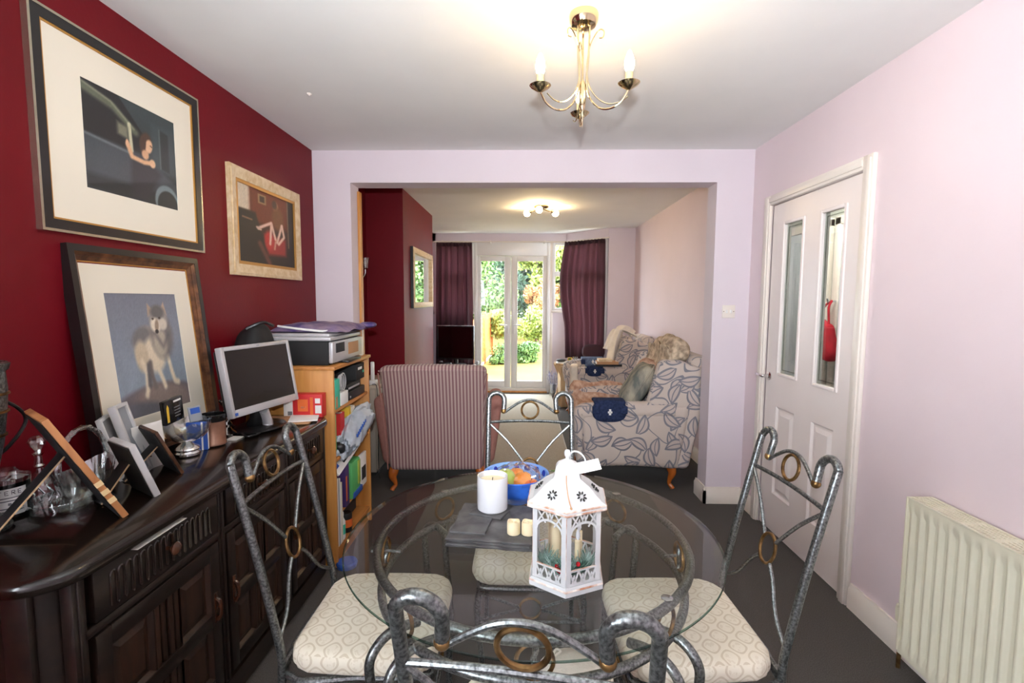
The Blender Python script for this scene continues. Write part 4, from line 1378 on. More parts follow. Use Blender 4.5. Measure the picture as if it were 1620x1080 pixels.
b = B().tube([X @ Vector((W_ / 2, .06, -.06)), X @ Vector((W_ / 2, -.03, -.075)), Vector((-1.215, 2.14, ZS + .02))], [.03, .028, .03], 12, sub=4)
b.mat(1).tube([X @ Vector((W_ / 2, -.006, -.03)), Vector((-1.16, 2.16, ZS + .03)), Vector((-1.16, 2.16, ZS + .012))], [.02, .022, .024], 10)
part(mo, 'neck', b, ['black', 'silver'])
b = B().lathe([(0, 0), (.115, 0), (.122, .006), (.115, .012), (.03, .02), (0, .02)], 32, X=Matrix.Translation((-1.20, 2.17, ZS)) @ Matrix.Diagonal((.85, 1.1, 1, 1)))
part(mo, 'base', b, 'black')
o = thing('cable', 'black computer cable trailing over the sideboard behind the copper jar', 'cable', (-1.3, 2.06, ZS))
part(o, 'cord', B().tube([(-1.36, 2.2, .826), (-1.27, 2.12, .826), (-1.2, 2.03, .826), (-1.16, 2.0, .827), (-1.14, 2.05, .826), (-1.17, 2.10, .826)], .0045, 7, sub=6), 'black')
o = thing('brown_envelope', 'brown card envelope lying on the far end of the sideboard', 'envelope', (-1.15, 2.28, ZS))
X = frame_mat((-1.235, 2.19, ZS), (1, .18, 0), (-.1, 1, 0))
part(o, 'envelope_body', B().box(0, 0, 0, .235, .16, .006, .001, X), 'kraft')
part(o, 'flap', B().box(0, .11, .006, .235, .16, .0072, X=X), 'kraft')
o = thing('paper_pad', 'pad of white paper under the brown envelope by the bookcase', 'paper', (-1.08, 2.33, ZS))
X = frame_mat((-1.10, 2.225, ZS + .0075), (1, .35, 0), (-.3, 1, 0))
part(o, 'sheets', B().box(0, 0, 0, .13, .18, .005, .0005, X), 'paper')
o = thing('red_box', 'red and white printed carton standing at the far end of the sideboard', 'box', (-1.12, 2.385, ZS))
X = frame_mat((-1.185, 2.36, ZS), (1, .05, 0), (-.05, 1, 0))
part(o, 'carton', B().box(.045, 0, 0, .19, .055, .115, .001, X).mat(1).box(0, 0, 0, .045, .055, .115, .001, X), ['red_box', 'paper'])
for q, mm in (((.07, .03, .12, .09), 'orange_card'), ((.155, .02, .185, .06), 'paper'), ((.155, .07, .18, .095), 'paper'), ((.02, .01, .042, .03), 'print_grey'), ((.085, .045, .11, .055), 'paper'), ((.13, .005, .145, .10), 'orange_card')):
    part(o, 'print', B().box(q[0], -.0008, q[1], q[2], .0002, q[3], X=X), mm)
o = thing('copper_jar', 'copper lustre jar candle with a black rim beside the crystal bowl', 'candle', (-1.243, 1.90, ZS))
part(o, 'jar_body', B().lathe([(.040, 0), (.047, .004), (.047, .012), (.0455, .014), (.0455, .098), (.042, .1)], 28, (-1.243, 1.90, ZS)), 'copper_lustre')
part(o, 'rim', B().lathe([(.046, .098), (.0475, .10), (.0475, .124), (.044, .126), (.042, .110), (0, .108)], 28, (-1.243, 1.90, ZS)), 'jar_black')
o = thing('candlestick', 'silvery cut glass candlestick standing behind the copper jar', 'candlestick', (-1.27, 2.04, ZS))
part(o, 'stem', B().lathe([(.036, 0), (.038, .008), (.022, .02), (.012, .035), (.019, .048), (.012, .06), (.016, .075), (.010, .09), (.015, .105), (.012, .118), (.018, .13)], 10, (-1.27, 2.04, ZS)), 'chrome')
b = B()
for k in range(8):
    a = 2 * PI * k / 8
    b.tube([(-1.27 + .012 * math.cos(a), 2.04 + .012 * math.sin(a), ZS + .128), (-1.27 + .030 * math.cos(a), 2.04 + .030 * math.sin(a), ZS + .152)], [.007, .004], 5)
part(o, 'rim', b.lathe([(.010, .126), (.024, .148), (.021, .148), (.008, .13)], 12, (-1.27, 2.04, ZS)), 'chrome')
o = thing('paper_slip', 'small white paper slip on the sideboard by the candlestick', 'paper', (-1.22, 1.99, ZS))
part(o, 'sheet', B().box(-1.235, 1.955, ZS, -1.185, 2.02, ZS + .0012), 'paper')
# crystal compote with pencil box and cards in it
o = thing('crystal_bowl', 'footed cut crystal bowl holding boxes in front of the wolf picture', 'bowl', (-1.255, 1.765, ZS))
c0 = (-1.255, 1.765, ZS)
part(o, 'foot', B().lathe([(.038, 0), (.042, .004), (.042, .012), (.036, .018), (.041, .026), (.036, .034), (.022, .044), (.014, .052)], 20, c0), 'chrome')
b = B()
nseg = 36
def bowlf(u, v, rad):
    a = 2 * PI * u
    r = rad * .92 * math.sin(PI / 2 * min(1, .08 + v * .92)) * (1 + .035 * math.cos(9 * a) * v)
    z = .052 + .075 * (v ** 1.8) + .006 * math.cos(9 * a) * v
    return (c0[0] + r * math.cos(a), c0[1] + r * math.sin(a), c0[2] + z)
b.grid(lambda u, v: bowlf(u, v, .086), nseg * 2, 8).grid(lambda u, v: bowlf(u, 1 - v, .080), nseg * 2, 8)
part(o, 'bowl_body', b, 'crystal', weld=True)
o = thing('pencil_box', 'black pencil box with a yellow pencil picture, tilted in the crystal bowl', 'box', (-1.31, 1.80, ZS + .09))
X = frame_mat((-1.278, 1.695, .948), (.06, 1, .12), (.04, .42, 1))
part(o, 'carton', B().box(0, 0, -.016, .088, .088, 0, .001, X), 'jar_black')
part(o, 'pencil_picture', B().prism([(.008, .008), (.018, .008), (.020, .062), (.015, .074), (.010, .062)], 0, .0008, X), 'yellow')
for q in (.02, .031, .042, .053):
    part(o, 'print', B().box(.045, q, 0, .072, q + .003, .0006, X=X), 'print_grey')
part(o, 'print', B().box(.045, .074, 0, .080, .081, .0006, X=X), 'paper')
o = thing('blue_card_box', 'small blue and white card packet sticking out behind the pencil box', 'packet', (-1.30, 1.87, ZS + .09))
X = frame_mat((-1.262, 1.80, .935), (.3, .95, 0), (-.05, .5, 1))
part(o, 'packet_body', B().box(0, 0, -.006, .05, .058, 0, .001, X), 'grey_card')
part(o, 'print', B().box(.006, .030, 0, .044, .052, .0006, X=X), 'blue_card')
o = thing('blue_book', 'blue book standing on edge behind the crystal bowl foot', 'book', (-1.33, 1.885, ZS))
X = frame_mat((-1.288, 1.808, ZS), (.9, .3, 0), (0, 0, 1))
part(o, 'cover', B().box(0, 0, -.015, .07, .11, 0, .001, X), 'blue_card')
part(o, 'page_block', B().box(.071, .003, -.012, .0725, .107, -.003, X=X), 'paper')
part(o, 'print', B().box(.05, .0, 0, .056, .11, .0006, X=X), 'paper')

def photo_frame(name, label, R0, dirw, lean, w_, h_, th, edge, back, front, strut=None, inlay=False, rail=.02, group=None):
    ex = Vector(dirw).normalized()
    nrm = ex.cross(Vector((0, 0, 1))).normalized()
    ey = (Vector((0, 0, 1)) - nrm * lean).normalized()
    X = frame_mat(R0, ex, ey)
    o = thing(name, label, 'photo frame', R0, group=group)
    b = B()
    for q in ((0, 0, rail, h_), (w_ - rail, 0, w_, h_), (rail, 0, w_ - rail, rail), (rail, h_ - rail, w_ - rail, h_)):
        b.box(q[0], q[1], -th, q[2], q[3], 0, .002, X)
    part(o, 'frame_rail', b, edge)
    part(o, 'picture', B().box(rail, rail, -th * .5, w_ - rail, h_ - rail, -th * .35, X=X), front)
    part(o, 'back_board', B().box(rail * .4, rail * .4, -th - .003, w_ - rail * .4, h_ - rail * .4, -th * .6, X=X), back)
    if inlay:
        for k in range(3):
            y = h_ * .34 - k * .028
            part(o, 'inlay', B().box(-.0012, y, -th - .0008, .004, y + .014, .0012, X=X), 'inlay')
    if strut:
        p1 = X @ Vector((w_ * .5, h_ * .62, -th - .003))
        p0 = Vector(strut)
        e2 = (p1 - p0).normalized()
        X2 = frame_mat(p0, ex, e2)
        part(o, 'strut', B().box(-.028, 0, -.0035, .028, (p1 - p0).length, 0, .001, X2), back)
        part(o, 'strut_edge', B().box(-.0295, 0, -.0036, -.028, (p1 - p0).length, .0002, 0, X2), 'pale_wood')
    return o
photo_frame('wooden_photo_frame', 'wooden inlaid photo frame seen from behind, nearest on the sideboard', (-1.058, 1.25, ZS + .004), (-.82, .572, 0), .50,
            .19, .325, .015, 'frame_wood', 'black_matt', 'mount', strut=(-1.285, 1.10, ZS + .003), inlay=True)
photo_frame('white_photo_frame', 'white edged photo frame turned away, leaning beyond the wooden frame', (-1.077, 1.392, ZS + .003), (-.86, .51, 0), .34,
            .15, .175, .018, 'white_paint', 'black_matt', 'mount', strut=(-1.21, 1.325, ZS + .003), rail=.012)
photo_frame('black_photo_frame', 'slim black photo frame with a bronze edge, leaning near the crystal bowl', (-1.134, 1.575, ZS + .003), (-.82, .57, 0), .45,
            .15, .17, .010, 'fr_bronze', 'black_matt', 'mount', strut=(-1.285, 1.50, ZS + .003), rail=.010)
photo_frame('white_box_frame', 'upright white box frame with a faded photo, by the wolf picture', (-1.245, 1.535, ZS + .003), (-.3, .95, 0), .28,
            .085, .245, .022, 'white_paint', 'paper', 'grey_card', rail=.012)
o = thing('white_card_frame', 'second white edged frame half hidden behind the upright box frame', 'photo frame', (-1.29, 1.52, ZS))
X = frame_mat((-1.275, 1.50, ZS + .002), (-.45, .85, 0), (-.26, -.06, 1))
part(o, 'frame_rail', B().box(0, 0, -.016, .09, .21, 0, .002, X), 'white_paint')
part(o, 'picture', B().box(.01, .01, 0, .08, .20, .001, X=X), 'print_grey')
o = thing('greeting_card', 'white greeting card with small brown marks standing before the wolf picture', 'card', (-1.29, 1.66, ZS))
X = frame_mat((-1.285, 1.565, ZS), (.15, .98, 0), (-.12, .0, 1))
part(o, 'front_leaf', B().box(0, 0, -.001, .115, .155, 0, X=X), 'paper')
part(o, 'back_leaf', B().box(0, 0, -.001, .115, .15, 0, X=X @ Matrix.Rotation(R(12), 4, 'Y') @ Matrix.Translation((0, 0, -.006))), 'paper')
for q in ((.05, .04), (.08, .055), (.095, .05), (.06, .06)):
    part(o, 'print', B().box(q[0], q[1], 0, q[0] + .008, q[1] + .004, .0006, X=X), 'fr_bronze')
# crystal decanter and basket
o = thing('decanter', 'cut crystal decanter with a faceted stopper by the red wall', 'decanter', (-1.385, 1.335, ZS))
c0 = (-1.385, 1.335, ZS)
part(o, 'decanter_body', B().lathe([(.035, 0), (.042, .006), (.044, .03), (.040, .055), (.026, .072), (.012, .088), (.010, .10), (.014, .106), (.010, .112), (.009, .135), (.014, .142)], 14, c0), 'crystal', angle=20)
part(o, 'stopper', B().lathe([(.006, .138), (.008, .15), (.017, .163), (.021, .176), (.016, .188), (.006, .194), (0, .194)], 8, c0), 'crystal', angle=5)
b = B()
for k in range(14):
    a = 2 * PI * k / 14
    b.tube([(c0[0] + .0445 * math.cos(a), c0[1] + .0445 * math.sin(a), ZS + .008), (c0[0] + .0455 * math.cos(a + .3), c0[1] + .0455 * math.sin(a + .3), ZS + .035), (c0[0] + .041 * math.cos(a), c0[1] + .041 * math.sin(a), ZS + .054)], .0022, 4)
stuff(part(o, 'cut_pattern', b, 'chrome'))
o = thing('glass_basket', 'crystal basket with a twisted glass handle behind the wooden frame', 'basket', (-1.30, 1.385, ZS))
c0 = (-1.30, 1.385, ZS)
b = B()
def baskf(u, v, r0, r1):
    a = 2 * PI * u
    r = r0 + (r1 - r0) * v ** .8
    k = 1 + .03 * math.cos(12 * a) * v
    return (c0[0] + r * k * math.cos(a) * .72, c0[1] + r * k * math.sin(a) * 1.05, ZS + .002 + .085 * v + .016 * v * math.cos(2 * a + PI))
b.grid(lambda u, v: baskf(u, v, .055, .085), 48, 8).grid(lambda u, v: baskf(u, 1 - v, .048, .078), 48, 8)
b.lathe([(.0, 0), (.056, 0), (.06, .006), (.05, .010), (0, .009)], 24, X=Matrix.Translation(c0) @ Matrix.Diagonal((.75, 1.05, 1, 1)))
part(o, 'basket_body', b, 'crystal', weld=True)
b = B()
hp = [Vector((c0[0], c0[1] + .082 * math.cos(PI * k / 18), ZS + .088 + .115 * math.sin(PI * k / 18))) for k in range(19)]
b.tube(hp, [.007 + .0018 * (k % 2) for k in range(19)], 8, sub=0)
for k in range(1, 18):
    b.ell(hp[k] + Vector((.006, 0, 0)), .0042, 6, 4)
part(o, 'handle', b, 'crystal', angle=20)
o = thing('glass_dish', 'low round glass dish in front of the crystal basket', 'dish', (-1.285, 1.30, ZS))
b = B().lathe([(.0, .002), (.066, .002), (.074, .010), (.078, .030), (.073, .031), (.068, .012), (.0, .008)], 32, (-1.285, 1.295, ZS))
part(o, 'dish_body', b, 'crystal')
# black jar candle with its label
o = thing('jar_candle', 'black glass jar candle with a white printed label at the left edge', 'candle', (-1.385, 1.245, ZS))
c0 = (-1.385, 1.245, ZS)
part(o, 'jar_body', B().lathe([(.042, 0), (.047, .004), (.048, .02), (.048, .095)], 28, c0), 'jar_black')
part(o, 'lid', B().lathe([(.049, .094), (.049, .106), (.044, .112), (.030, .118), (.018, .130), (0, .133)], 28, c0), 'crystal')
b = B()
def labf(u, v):
    a = R(-75 + 80 * u)
    return (c0[0] + .0486 * math.cos(a), c0[1] + .0486 * math.sin(a), ZS + .012 + .072 * v)
part(o, 'label', B().grid(labf, 14, 2), 'paper')
def arc_strip(a0, a1, z0_, z1_, r=.0489):
    return B().grid(lambda u, v: (c0[0] + r * math.cos(R(a0 + (a1 - a0) * u)), c0[1] + r * math.sin(R(a0 + (a1 - a0) * u)), ZS + z0_ + (z1_ - z0_) * v), 6, 1)
b = B()
# the block capitals that can be made out along the label's top: T E R E
caps = {'T': [((0, 1), (1, 1)), ((.5, 1), (.5, 0))], 'E': [((0, 0), (0, 1)), ((0, 1), (1, 1)), ((0, .5), (.8, .5)), ((0, 0), (1, 0))],
        'R': [((0, 0), (0, 1)), ((0, 1), (.9, 1)), ((.9, 1), (.9, .5)), ((.9, .5), (0, .5)), ((.3, .5), (1, 0))]}
for i, ch in enumerate('TERE'):
    for (p, q) in caps[ch]:
        def at(t):
            a = R(-62 + i * 15 + 8 * t[0])
            return (c0[0] + .0490 * math.cos(a), c0[1] + .0490 * math.sin(a), ZS + .068 + .010 * t[1])
        b.tube([at(p), at(q)], .0007, 4)
part(o, 'lettering', b, 'print_dark')
for (a0, a1, z) in ((-66, -10, .058), (-60, -20, .050), (-66, -6, .030), (-64, -8, .022)):
    part(o, 'lettering', arc_strip(a0, a1, z, z + .003), 'print_grey')
part(o, 'emblem', arc_strip(-42, -34, .039, .046), 'print_grey')
o = thing('tall_vase', 'tall tapering metal vase cut by the left edge of the picture', 'vase', (-1.345, 1.155, ZS))
c0 = (-1.345, 1.155, ZS)
part(o, 'vase_body', B().lathe([(.045, 0), (.048, .01), (.025, .04), (.022, .09), (.03, .15), (.044, .22), (.054, .30), (.058, .36), (.056, .40), (.062, .405), (.066, .42), (.058, .425), (.05, .41), (.02, .2)], 24, c0), 'pewter')
b = B()
for z, r in ((.24, .048), (.30, .055), (.345, .058)):
    b.ring((c0[0], c0[1], ZS + z), r, .004, 'Z', 24, 6)
part(o, 'band', b, 'brass')
o = thing('vase_cable', 'dark looped cable hanging over the tall vase', 'cable', (-1.33, 1.14, ZS))
b = B().tube([(-1.335, 1.155, 1.21), (-1.315, 1.165, 1.17), (-1.315, 1.165, 1.08), (-1.335, 1.15, 1.0), (-1.35, 1.135, .93), (-1.355, 1.13, .86), (-1.345, 1.13, .826)], .005, 8, sub=6)
b.tube([(-1.335, 1.155, 1.20), (-1.345, 1.20, 1.155), (-1.345, 1.255, 1.11), (-1.345, 1.27, 1.07), (-1.34, 1.22, 1.02), (-1.345, 1.16, .985), (-1.36, 1.10, .96)], .0045, 8, sub=6)
part(o, 'cord', b, 'black')
o = thing('gleam_strip', 'white strip standing in for a light gleam under the sideboard top edge', 'paper', (-.98, 1.22, .778))
part(o, 'sheet', B().box(-1.0, 1.16, .7745, -.9655, 1.34, .7755, X=None), 'paper')  # white sliver imitates a gleam of light along the edge

# ------------------------------------------------------------------ dining table
TC = (.027, 1.378)
TR, TZ = .522, .74
ta = thing('dining_table', 'round glass topped dining table on a pewter and brass ring base', 'table', (TC[0], TC[1], 0))
prof = [(0, -.010), (TR - .004, -.010), (TR, -.0075), (TR, -.0045), (TR - .003, -.0025), (TR - .028, 0), (0, 0)]
b = B()
b.lathe([(0, TZ - .010), (TR - .004, TZ - .010)], 128)
b.mat(1).lathe([(TR - .004, TZ - .010), (TR, TZ - .0075), (TR, TZ - .0045), (TR - .002, TZ - .003)], 128)
b.mat(0).lathe([(TR - .002, TZ - .003), (TR - .028, TZ), (0, TZ)], 128)
# open lathe ends: drop the closing caps of the inner joints
b.f, b.mi = zip(*[(f, k) for f, k in zip(b.f, b.mi) if len(f) <= 4])
b.f, b.mi = list(b.f), list(b.mi)
make('glass_top', b, ['glass_table', 'glass_edge'], ta, weld=True, angle=4)
make('upper_ring', B().ring((0, 0, .714), .436, .0115, 'Z', 72, 10), 'pewter', ta)
make('lower_ring', B().ring((0, 0, .615), .425, .0115, 'Z', 72, 10), 'pewter', ta)
for k in range(8):
    a = PI / 4 * k
    X = Matrix.Rotation(a, 4, 'Z')
    rg = make('brass_ring', B().ring((.428, 0, .6645), .0385, .0048, 'X', 26, 8, 1.0, X), 'brass', ta)
    if k % 2 == 0:
        b = B().tube([(.385, 0, .6645), (.428, 0, .668), (.472, 0, .6645)], .0045, 7, X=X).tube([(.428, .0, .703), (.43, .004, .69), (.426, -.004, .665), (.43, .004, .64), (.428, 0, .626)], .0055, 7, X=X, sub=3)
        make('cross_bar', b, 'pewter', rg)
for k in range(4):
    a = PI / 4 + PI / 2 * k
    for s in (-1, 1):
        X = Matrix.Rotation(a, 4, 'Z') @ Matrix.Translation((0, s * .042, 0))
        b = B().tube([(.36, 0, .605), (.42, 0, .615), (.462, 0, .605), (.490, 0, .575), (.493, 0, .53), (.478, 0, .42), (.455, 0, .26), (.458, 0, .12), (.485, 0, .0)], .0115, 10, X=X, sub=6)
        make('leg', b, 'pewter', ta)
    X = Matrix.Rotation(a, 4, 'Z')
    make('leg_tie', B().tube([(.458, -.042, .2), (.458, .042, .2)], .008, 8, X=X), 'pewter', ta)
    b = B().lathe([(.011, 0), (.0135, .002), (.0135, .0035), (.009, .0045), (0, .0045)], 16, X=X @ Matrix.Translation((.430, 0, .7255)))
    make('glass_pad', b, 'chrome', ta)

# things on the table
o = thing('slate_stack', 'x', 'x')
bpy.data.objects.remove(o)
rnd = random.Random(11)
def slate(label, c, s, rz, z, th=.0048, name='slate_placemat'):
    """riven slate tile with chipped edges"""
    o = thing(name, label, 'placemat', (c[0], c[1], z), rz, 'slate mats stacked on the glass table')
    b = B()
    N = 10
    edge = []
    for sd in range(4):
        for k in range(N):
            t = -1 + 2 * k / N
            j = rnd.uniform(-.035, .02)
            p = [(t, -1 + j), (1 + j, t), (-t, 1 + j), (-1 + j, -t)][sd]
            edge.append((p[0] * s / 2, p[1] * s / 2))
    n = len(edge)
    vs = [(x * 1.0, y * 1.0, 0) for x, y in edge] + [(x * (1.0 + rnd.uniform(-.004, .008)), y * (1.0 + rnd.uniform(-.004, .008)), th * .6) for x, y in edge] + [(x * .978, y * .978, th) for x, y in edge]
    fs = [tuple(range(n - 1, -1, -1)), tuple(range(2 * n, 3 * n))]
    fs += [(r * n + i, r * n + (i + 1) % n, (r + 1) * n + (i + 1) % n, (r + 1) * n + i) for r in range(2) for i in range(n)]
    b.add(vs, fs)
    make('tile', b, 'slate', o, angle=25)
    return o
z = TZ + .0004
labs = ['large slate placemat lying directly on the glass at the bottom of its stack', 'second slate placemat from the bottom of the stack',
        'third slate placemat of the stack, turned slightly', 'top large slate placemat under the small slate coasters']
for k in range(4):
    slate(labs[k], (-.078 + rnd.uniform(-.012, .012), 1.375 + rnd.uniform(-.010, .010)), .236, R(-9 + rnd.uniform(-4, 4)), z + k * .0052)
zs = z + 4 * .0052
slate('small slate coaster at the left end on top of the slate stack', (-.145, 1.348), .100, R(-8), zs, name='slate_coaster')
slate('small slate coaster under the white candle jar', (-.092, 1.452), .104, R(-22), zs, name='slate_coaster')
slate('small slate coaster behind the two cream candles', (.012, 1.43), .098, R(4), zs, name='slate_coaster')
o = thing('white_candle_jar', 'large plain white ceramic candle jar on a slate coaster', 'candle', (-.092, 1.452, zs + .0052))
make('jar_body', B().lathe([(.040, 0), (.0455, .005), (.0465, .02), (.0465, .104), (.0455, .1065), (.043, .106), (.042, .088), (0, .088)], 36), 'ceramic', o)
make('wax', B().lathe([(0, .086), (.0418, .0905), (0, .0905)], 24), 'candle', o)
make('wick', B().tube([(0, 0, .09), (.001, 0, .10)], .0012, 6), 'print_dark', o)
for k, (x, y) in enumerate(((-.024, 1.306), (.016, 1.304))):
    o = thing('cream_candle', ['left one of the two little cream candles on the slate stack', 'right one of the two little cream candles, half behind the lantern'][k], 'candle',
              (x, y, zs), group='two cream candles on the slates')
    def wobble(u, v):
        a = 2 * PI * u
        h = .034 + .002 * math.sin(3 * a + k)
        return None
    b = B().lathe([(.016, 0), (.0182, .002), (.0182, .033), (.017, .036), (.0145, .036), (.012, .031), (0, .031)], 22)
    b.v = [(x_, y_, z_ + (.0016 * math.sin(3 * math.atan2(y_, x_) + k) if z_ > .03 else 0)) for x_, y_, z_ in b.v]
    make('candle_body', b, 'candle', o)
    make('wick', B().tube([(0, 0, .031), (.001, .001, .038)], .001, 5), 'mount', o)
# blue bowl of fruit
bo = thing('fruit_bowl', 'blue glazed bowl with darker blue spots on the rim, holding fruit', 'bowl', (-.022, 1.585, TZ + .0004))
make('bowl_body', B().lathe([(.046, 0), (.05, .004), (.052, .008), (.085, .032), (.102, .06), (.110, .092), (.1085, .0945)], 44), 'blue_glaze', bo)
make('inside', B().lathe([(0, .012), (.04, .014), (.080, .036), (.097, .062), (.105, .092), (.1085, .0945)], 44), 'blue_glaze_light', bo)
for k in range(16):
    a = 2 * PI * k / 16
    X = Matrix.Rotation(a, 4, 'Z') @ Matrix.Translation((.1012, 0, .079)) @ Matrix.Rotation(R(-72), 4, 'Y')
    make('spot', B().ell((0, 0, 0), (.011, .015 if k % 2 else .009, .0016), 10, 4, X), 'blue_spot', bo)
fr = [('apple', 'green apple on top of the fruit in the blue bowl', 'apple', (-.035, -.022, .080), .034),
      ('orange', 'orange lying at the right of the fruit in the blue bowl', 'orange', (.024, -.030, .074), .033),
      ('orange', 'orange at the front of the fruit bowl beside the white jar', 'orange', (-.048, -.058, .066), .028),
      ('apple', 'red apple low at the right of the blue bowl', 'red_apple', (.050, -.052, .064), .028),
      ('orange', 'orange at the back of the blue fruit bowl', 'orange', (.0, .035, .062), .034)]
for nm, lab, mm, c, r in fr:
    o = thing(nm, lab, 'fruit', (bo.location.x + c[0], bo.location.y + c[1], bo.location.z + c[2] - r), group='fruit in the blue bowl')
    dip = .16 if nm == 'apple' else .04
    b = B().lathe([(r * math.sin(PI * k / 12) * (1 + .02 * (nm == 'apple')), r - r * math.cos(PI * k / 12) * (1 - dip * math.exp(-(math.sin(PI * k / 12) / .35) ** 2))) for k in range(13)], 20)
    make('flesh', b, mm, o)
    make('stalk', B().tube([(0, 0, 2 * r * (1 - dip / 2) - .002), (.002, .001, 2 * r * (1 - dip / 2) + .008 * (nm == 'apple'))], .0014, 5), 'bark', o)
o = thing('fruit_film', 'clear crumpled plastic bag around the fruit in the blue bowl', 'bag', (-.015, 1.55, TZ + .09))
def filmf(u, v):
    a, t = 2 * PI * u, PI * v * .98 + .02
    k = 1 + .07 * math.sin(7 * a + 2 * t) + .06 * math.sin(11 * a - 6 * t) + .05 * math.sin(17 * a + 9 * t)
    r = .076 * math.sin(t) * k
    return (r * math.cos(a), r * math.sin(a) * .85 - .01, .004 - .044 * math.cos(t) * k)
make('film', B().grid(filmf, 40, 22), 'film', o, weld=True, angle=12)

# ------------------------------------------------------------------ white lantern
la = thing('lantern', 'white hexagonal metal lantern with copper rubbed edges, at the front of the table', 'lantern', (.106, 1.142, TZ + .0004), R(-95))
# local frame: corner k at angle 60k; corner 0 looks to the camera
def hexp(r, k):
    return (r * math.cos(PI / 3 * k), r * math.sin(PI / 3 * k))
def hexlathe(b, prof):
    vs, fs = [], []
    for r, z in prof:
        for k in range(6):
            vs.append((*hexp(r, k), z))
    for i in range(len(prof) - 1):
        for k in range(6):
            fs.append((i * 6 + k, i * 6 + (k + 1) % 6, (i + 1) * 6 + (k + 1) % 6, (i + 1) * 6 + k))
    b.add(vs, fs)
    return b
b = hexlathe(B(), [(.0, 0), (.106, 0), (.106, .012), (.1, .019), (.0, .019)])
make('base', b, 'white_paint', la, angle=15)
make('base_edge', hexlathe(B(), [(.1062, .0105), (.1065, .012), (.104, .0145), (.1035, .0130)]), 'copper_edge', la, angle=15)
RB, ZB0, ZB1 = .096, .018, .190
for k in range(6):
    x, y = hexp(RB, k)
    X = Matrix.Rotation(PI / 3 * k, 4, 'Z')
    b = B()
    # corner post: two thin strips folded around the corner
    for s in (-1, 1):
        d = Vector((math.cos(s * 2 * PI / 3), math.sin(s * 2 * PI / 3), 0))
        XX = X @ frame_mat((RB, 0, 0), d, (0, 0, 1))
        b.box(0, ZB0, -.0012, .013, ZB1, .0012, X=XX)
    po_ = make('corner_post', b, 'white_paint', la, angle=15)
    make('post_edge', B().tube([(RB + .0004, 0, ZB0 + .02), (RB + .0004, 0, ZB1 - .01)], .0011, 5, X=X), 'copper_edge', po_)
    # side panel between corner k and k+1
    p0, p1 = Vector((*hexp(RB, k), 0)), Vector((*hexp(RB, k + 1), 0))
    F = frame_mat(p0, p1 - p0, (0, 0, 1))
    Ls = (p1 - p0).length
    b = B()
    t = .0010
    # bottom fretwork
    z0f, z1f = .020, .056
    b.box(.011, z0f, -t, Ls - .011, z0f + .006, t, X=F).box(.011, z1f - .004, -t, Ls - .011, z1f, t, X=F)
    n_ = 3
    wv = (Ls - .022) / n_
    def bar(q0, q1, r=.0021):
        v = Vector((q1[0] - q0[0], q1[1] - q0[1]))
        n2 = Vector((-v.y, v.x)).normalized() * r
        pts = [(q0[0] + n2.x, q0[1] + n2.y), (q0[0] - n2.x, q0[1] - n2.y), (q1[0] - n2.x, q1[1] - n2.y), (q1[0] + n2.x, q1[1] + n2.y)]
        b.prism(pts, -t, t, F)
    for i in range(n_):
        x0 = .011 + wv * i
        bar((x0, z1f - .003), (x0 + wv / 2, z0f + .004))
        bar((x0 + wv / 2, z0f + .004), (x0 + wv, z1f - .003))
        bar((x0 + wv / 2 - .006, z0f + .005), (x0 + wv / 2, z1f - .012), .0016)
        bar((x0 + wv / 2 + .006, z0f + .005), (x0 + wv / 2, z1f - .012), .0016)
    lo_ = make('lower_fret', b, 'white_paint', la, angle=15)
    make('sill_edge', B().box(.012, .0555, -.0014, Ls - .012, .0572, .0016, X=F), 'copper_edge', lo_)
    b = B()
    # top fretwork with the arch
    z2, z3 = .150, .190
    b.box(.011, z3 - .006, -t, Ls - .011, z3, t, X=F)
    arch = []
    for i in range(13):
        a = PI - PI * i / 12
        arch.append((Ls / 2 + (Ls / 2 - .012) * math.cos(a), .140 + .024 * math.sin(a)))
    for q0, q1 in zip(arch[:-1], arch[1:]):
        bar(q0, q1, .0026)
    for i in range(3):
        x0, x1 = .012 + wv * i, .012 + wv * (i + 1)
        lo = .156 if i != 1 else .166
        if i == 1:
            bar((x0, z3 - .004), (x0 + wv / 2 - .003, lo), .0018)
            bar((x1, z3 - .004), (x1 - wv / 2 + .003, lo), .0018)
            bar((x0 + wv / 2, z3 - .004), (x0 + wv / 2 - .005, lo), .0016)
            bar((x0 + wv / 2, z3 - .004), (x0 + wv / 2 + .005, lo), .0016)
        else:
            bar((x0, z3 - .004), (x1, lo), .0018)
            bar((x1, z3 - .004), (x0, lo - .004), .0018)
    make('upper_fret', b, 'white_paint', la, angle=15)
# roof
roof = [(.108, .188), (.1125, .190), (.1125, .199), (.108, .202), (.098, .206), (.080, .219), (.064, .232), (.050, .240), (.041, .245)]
make('roof', hexlathe(B(), [(0, .187)] + roof), 'white_paint', la, angle=15)
make('roof_edge', hexlathe(B(), [(.1122, .1885), (.1132, .190), (.1132, .1925), (.1122, .194)]), 'copper_edge', la, angle=15)
make('roof_edge', hexlathe(B(), [(.1128, .197), (.1128, .1995), (.110, .2012)]), 'copper_edge', la, angle=15)
b = hexlathe(B(), [(.041, .244), (.037, .250), (.035, .256), (.0345, .264), (.032, .272), (.025, .279), (.014, .284), (.008, .287), (0, .288)])
ch = make('chimney_cap', b, 'white_paint', la, angle=15)
make('knob', B().lathe([(.006, .285), (.004, .292), (.0075, .297), (.0085, .303), (.006, .309), (0, .311)], 14), 'white_paint', ch)
make('hanging_ring', B().ring((0, 0, 0), .0225, .0022, 'Y', 28, 7, 1.0, Matrix.Translation((.004, .026, .288)) @ Matrix.Rotation(R(60), 4, 'Z') @ Matrix.Rotation(R(18), 4, 'X')), 'white_paint', la)
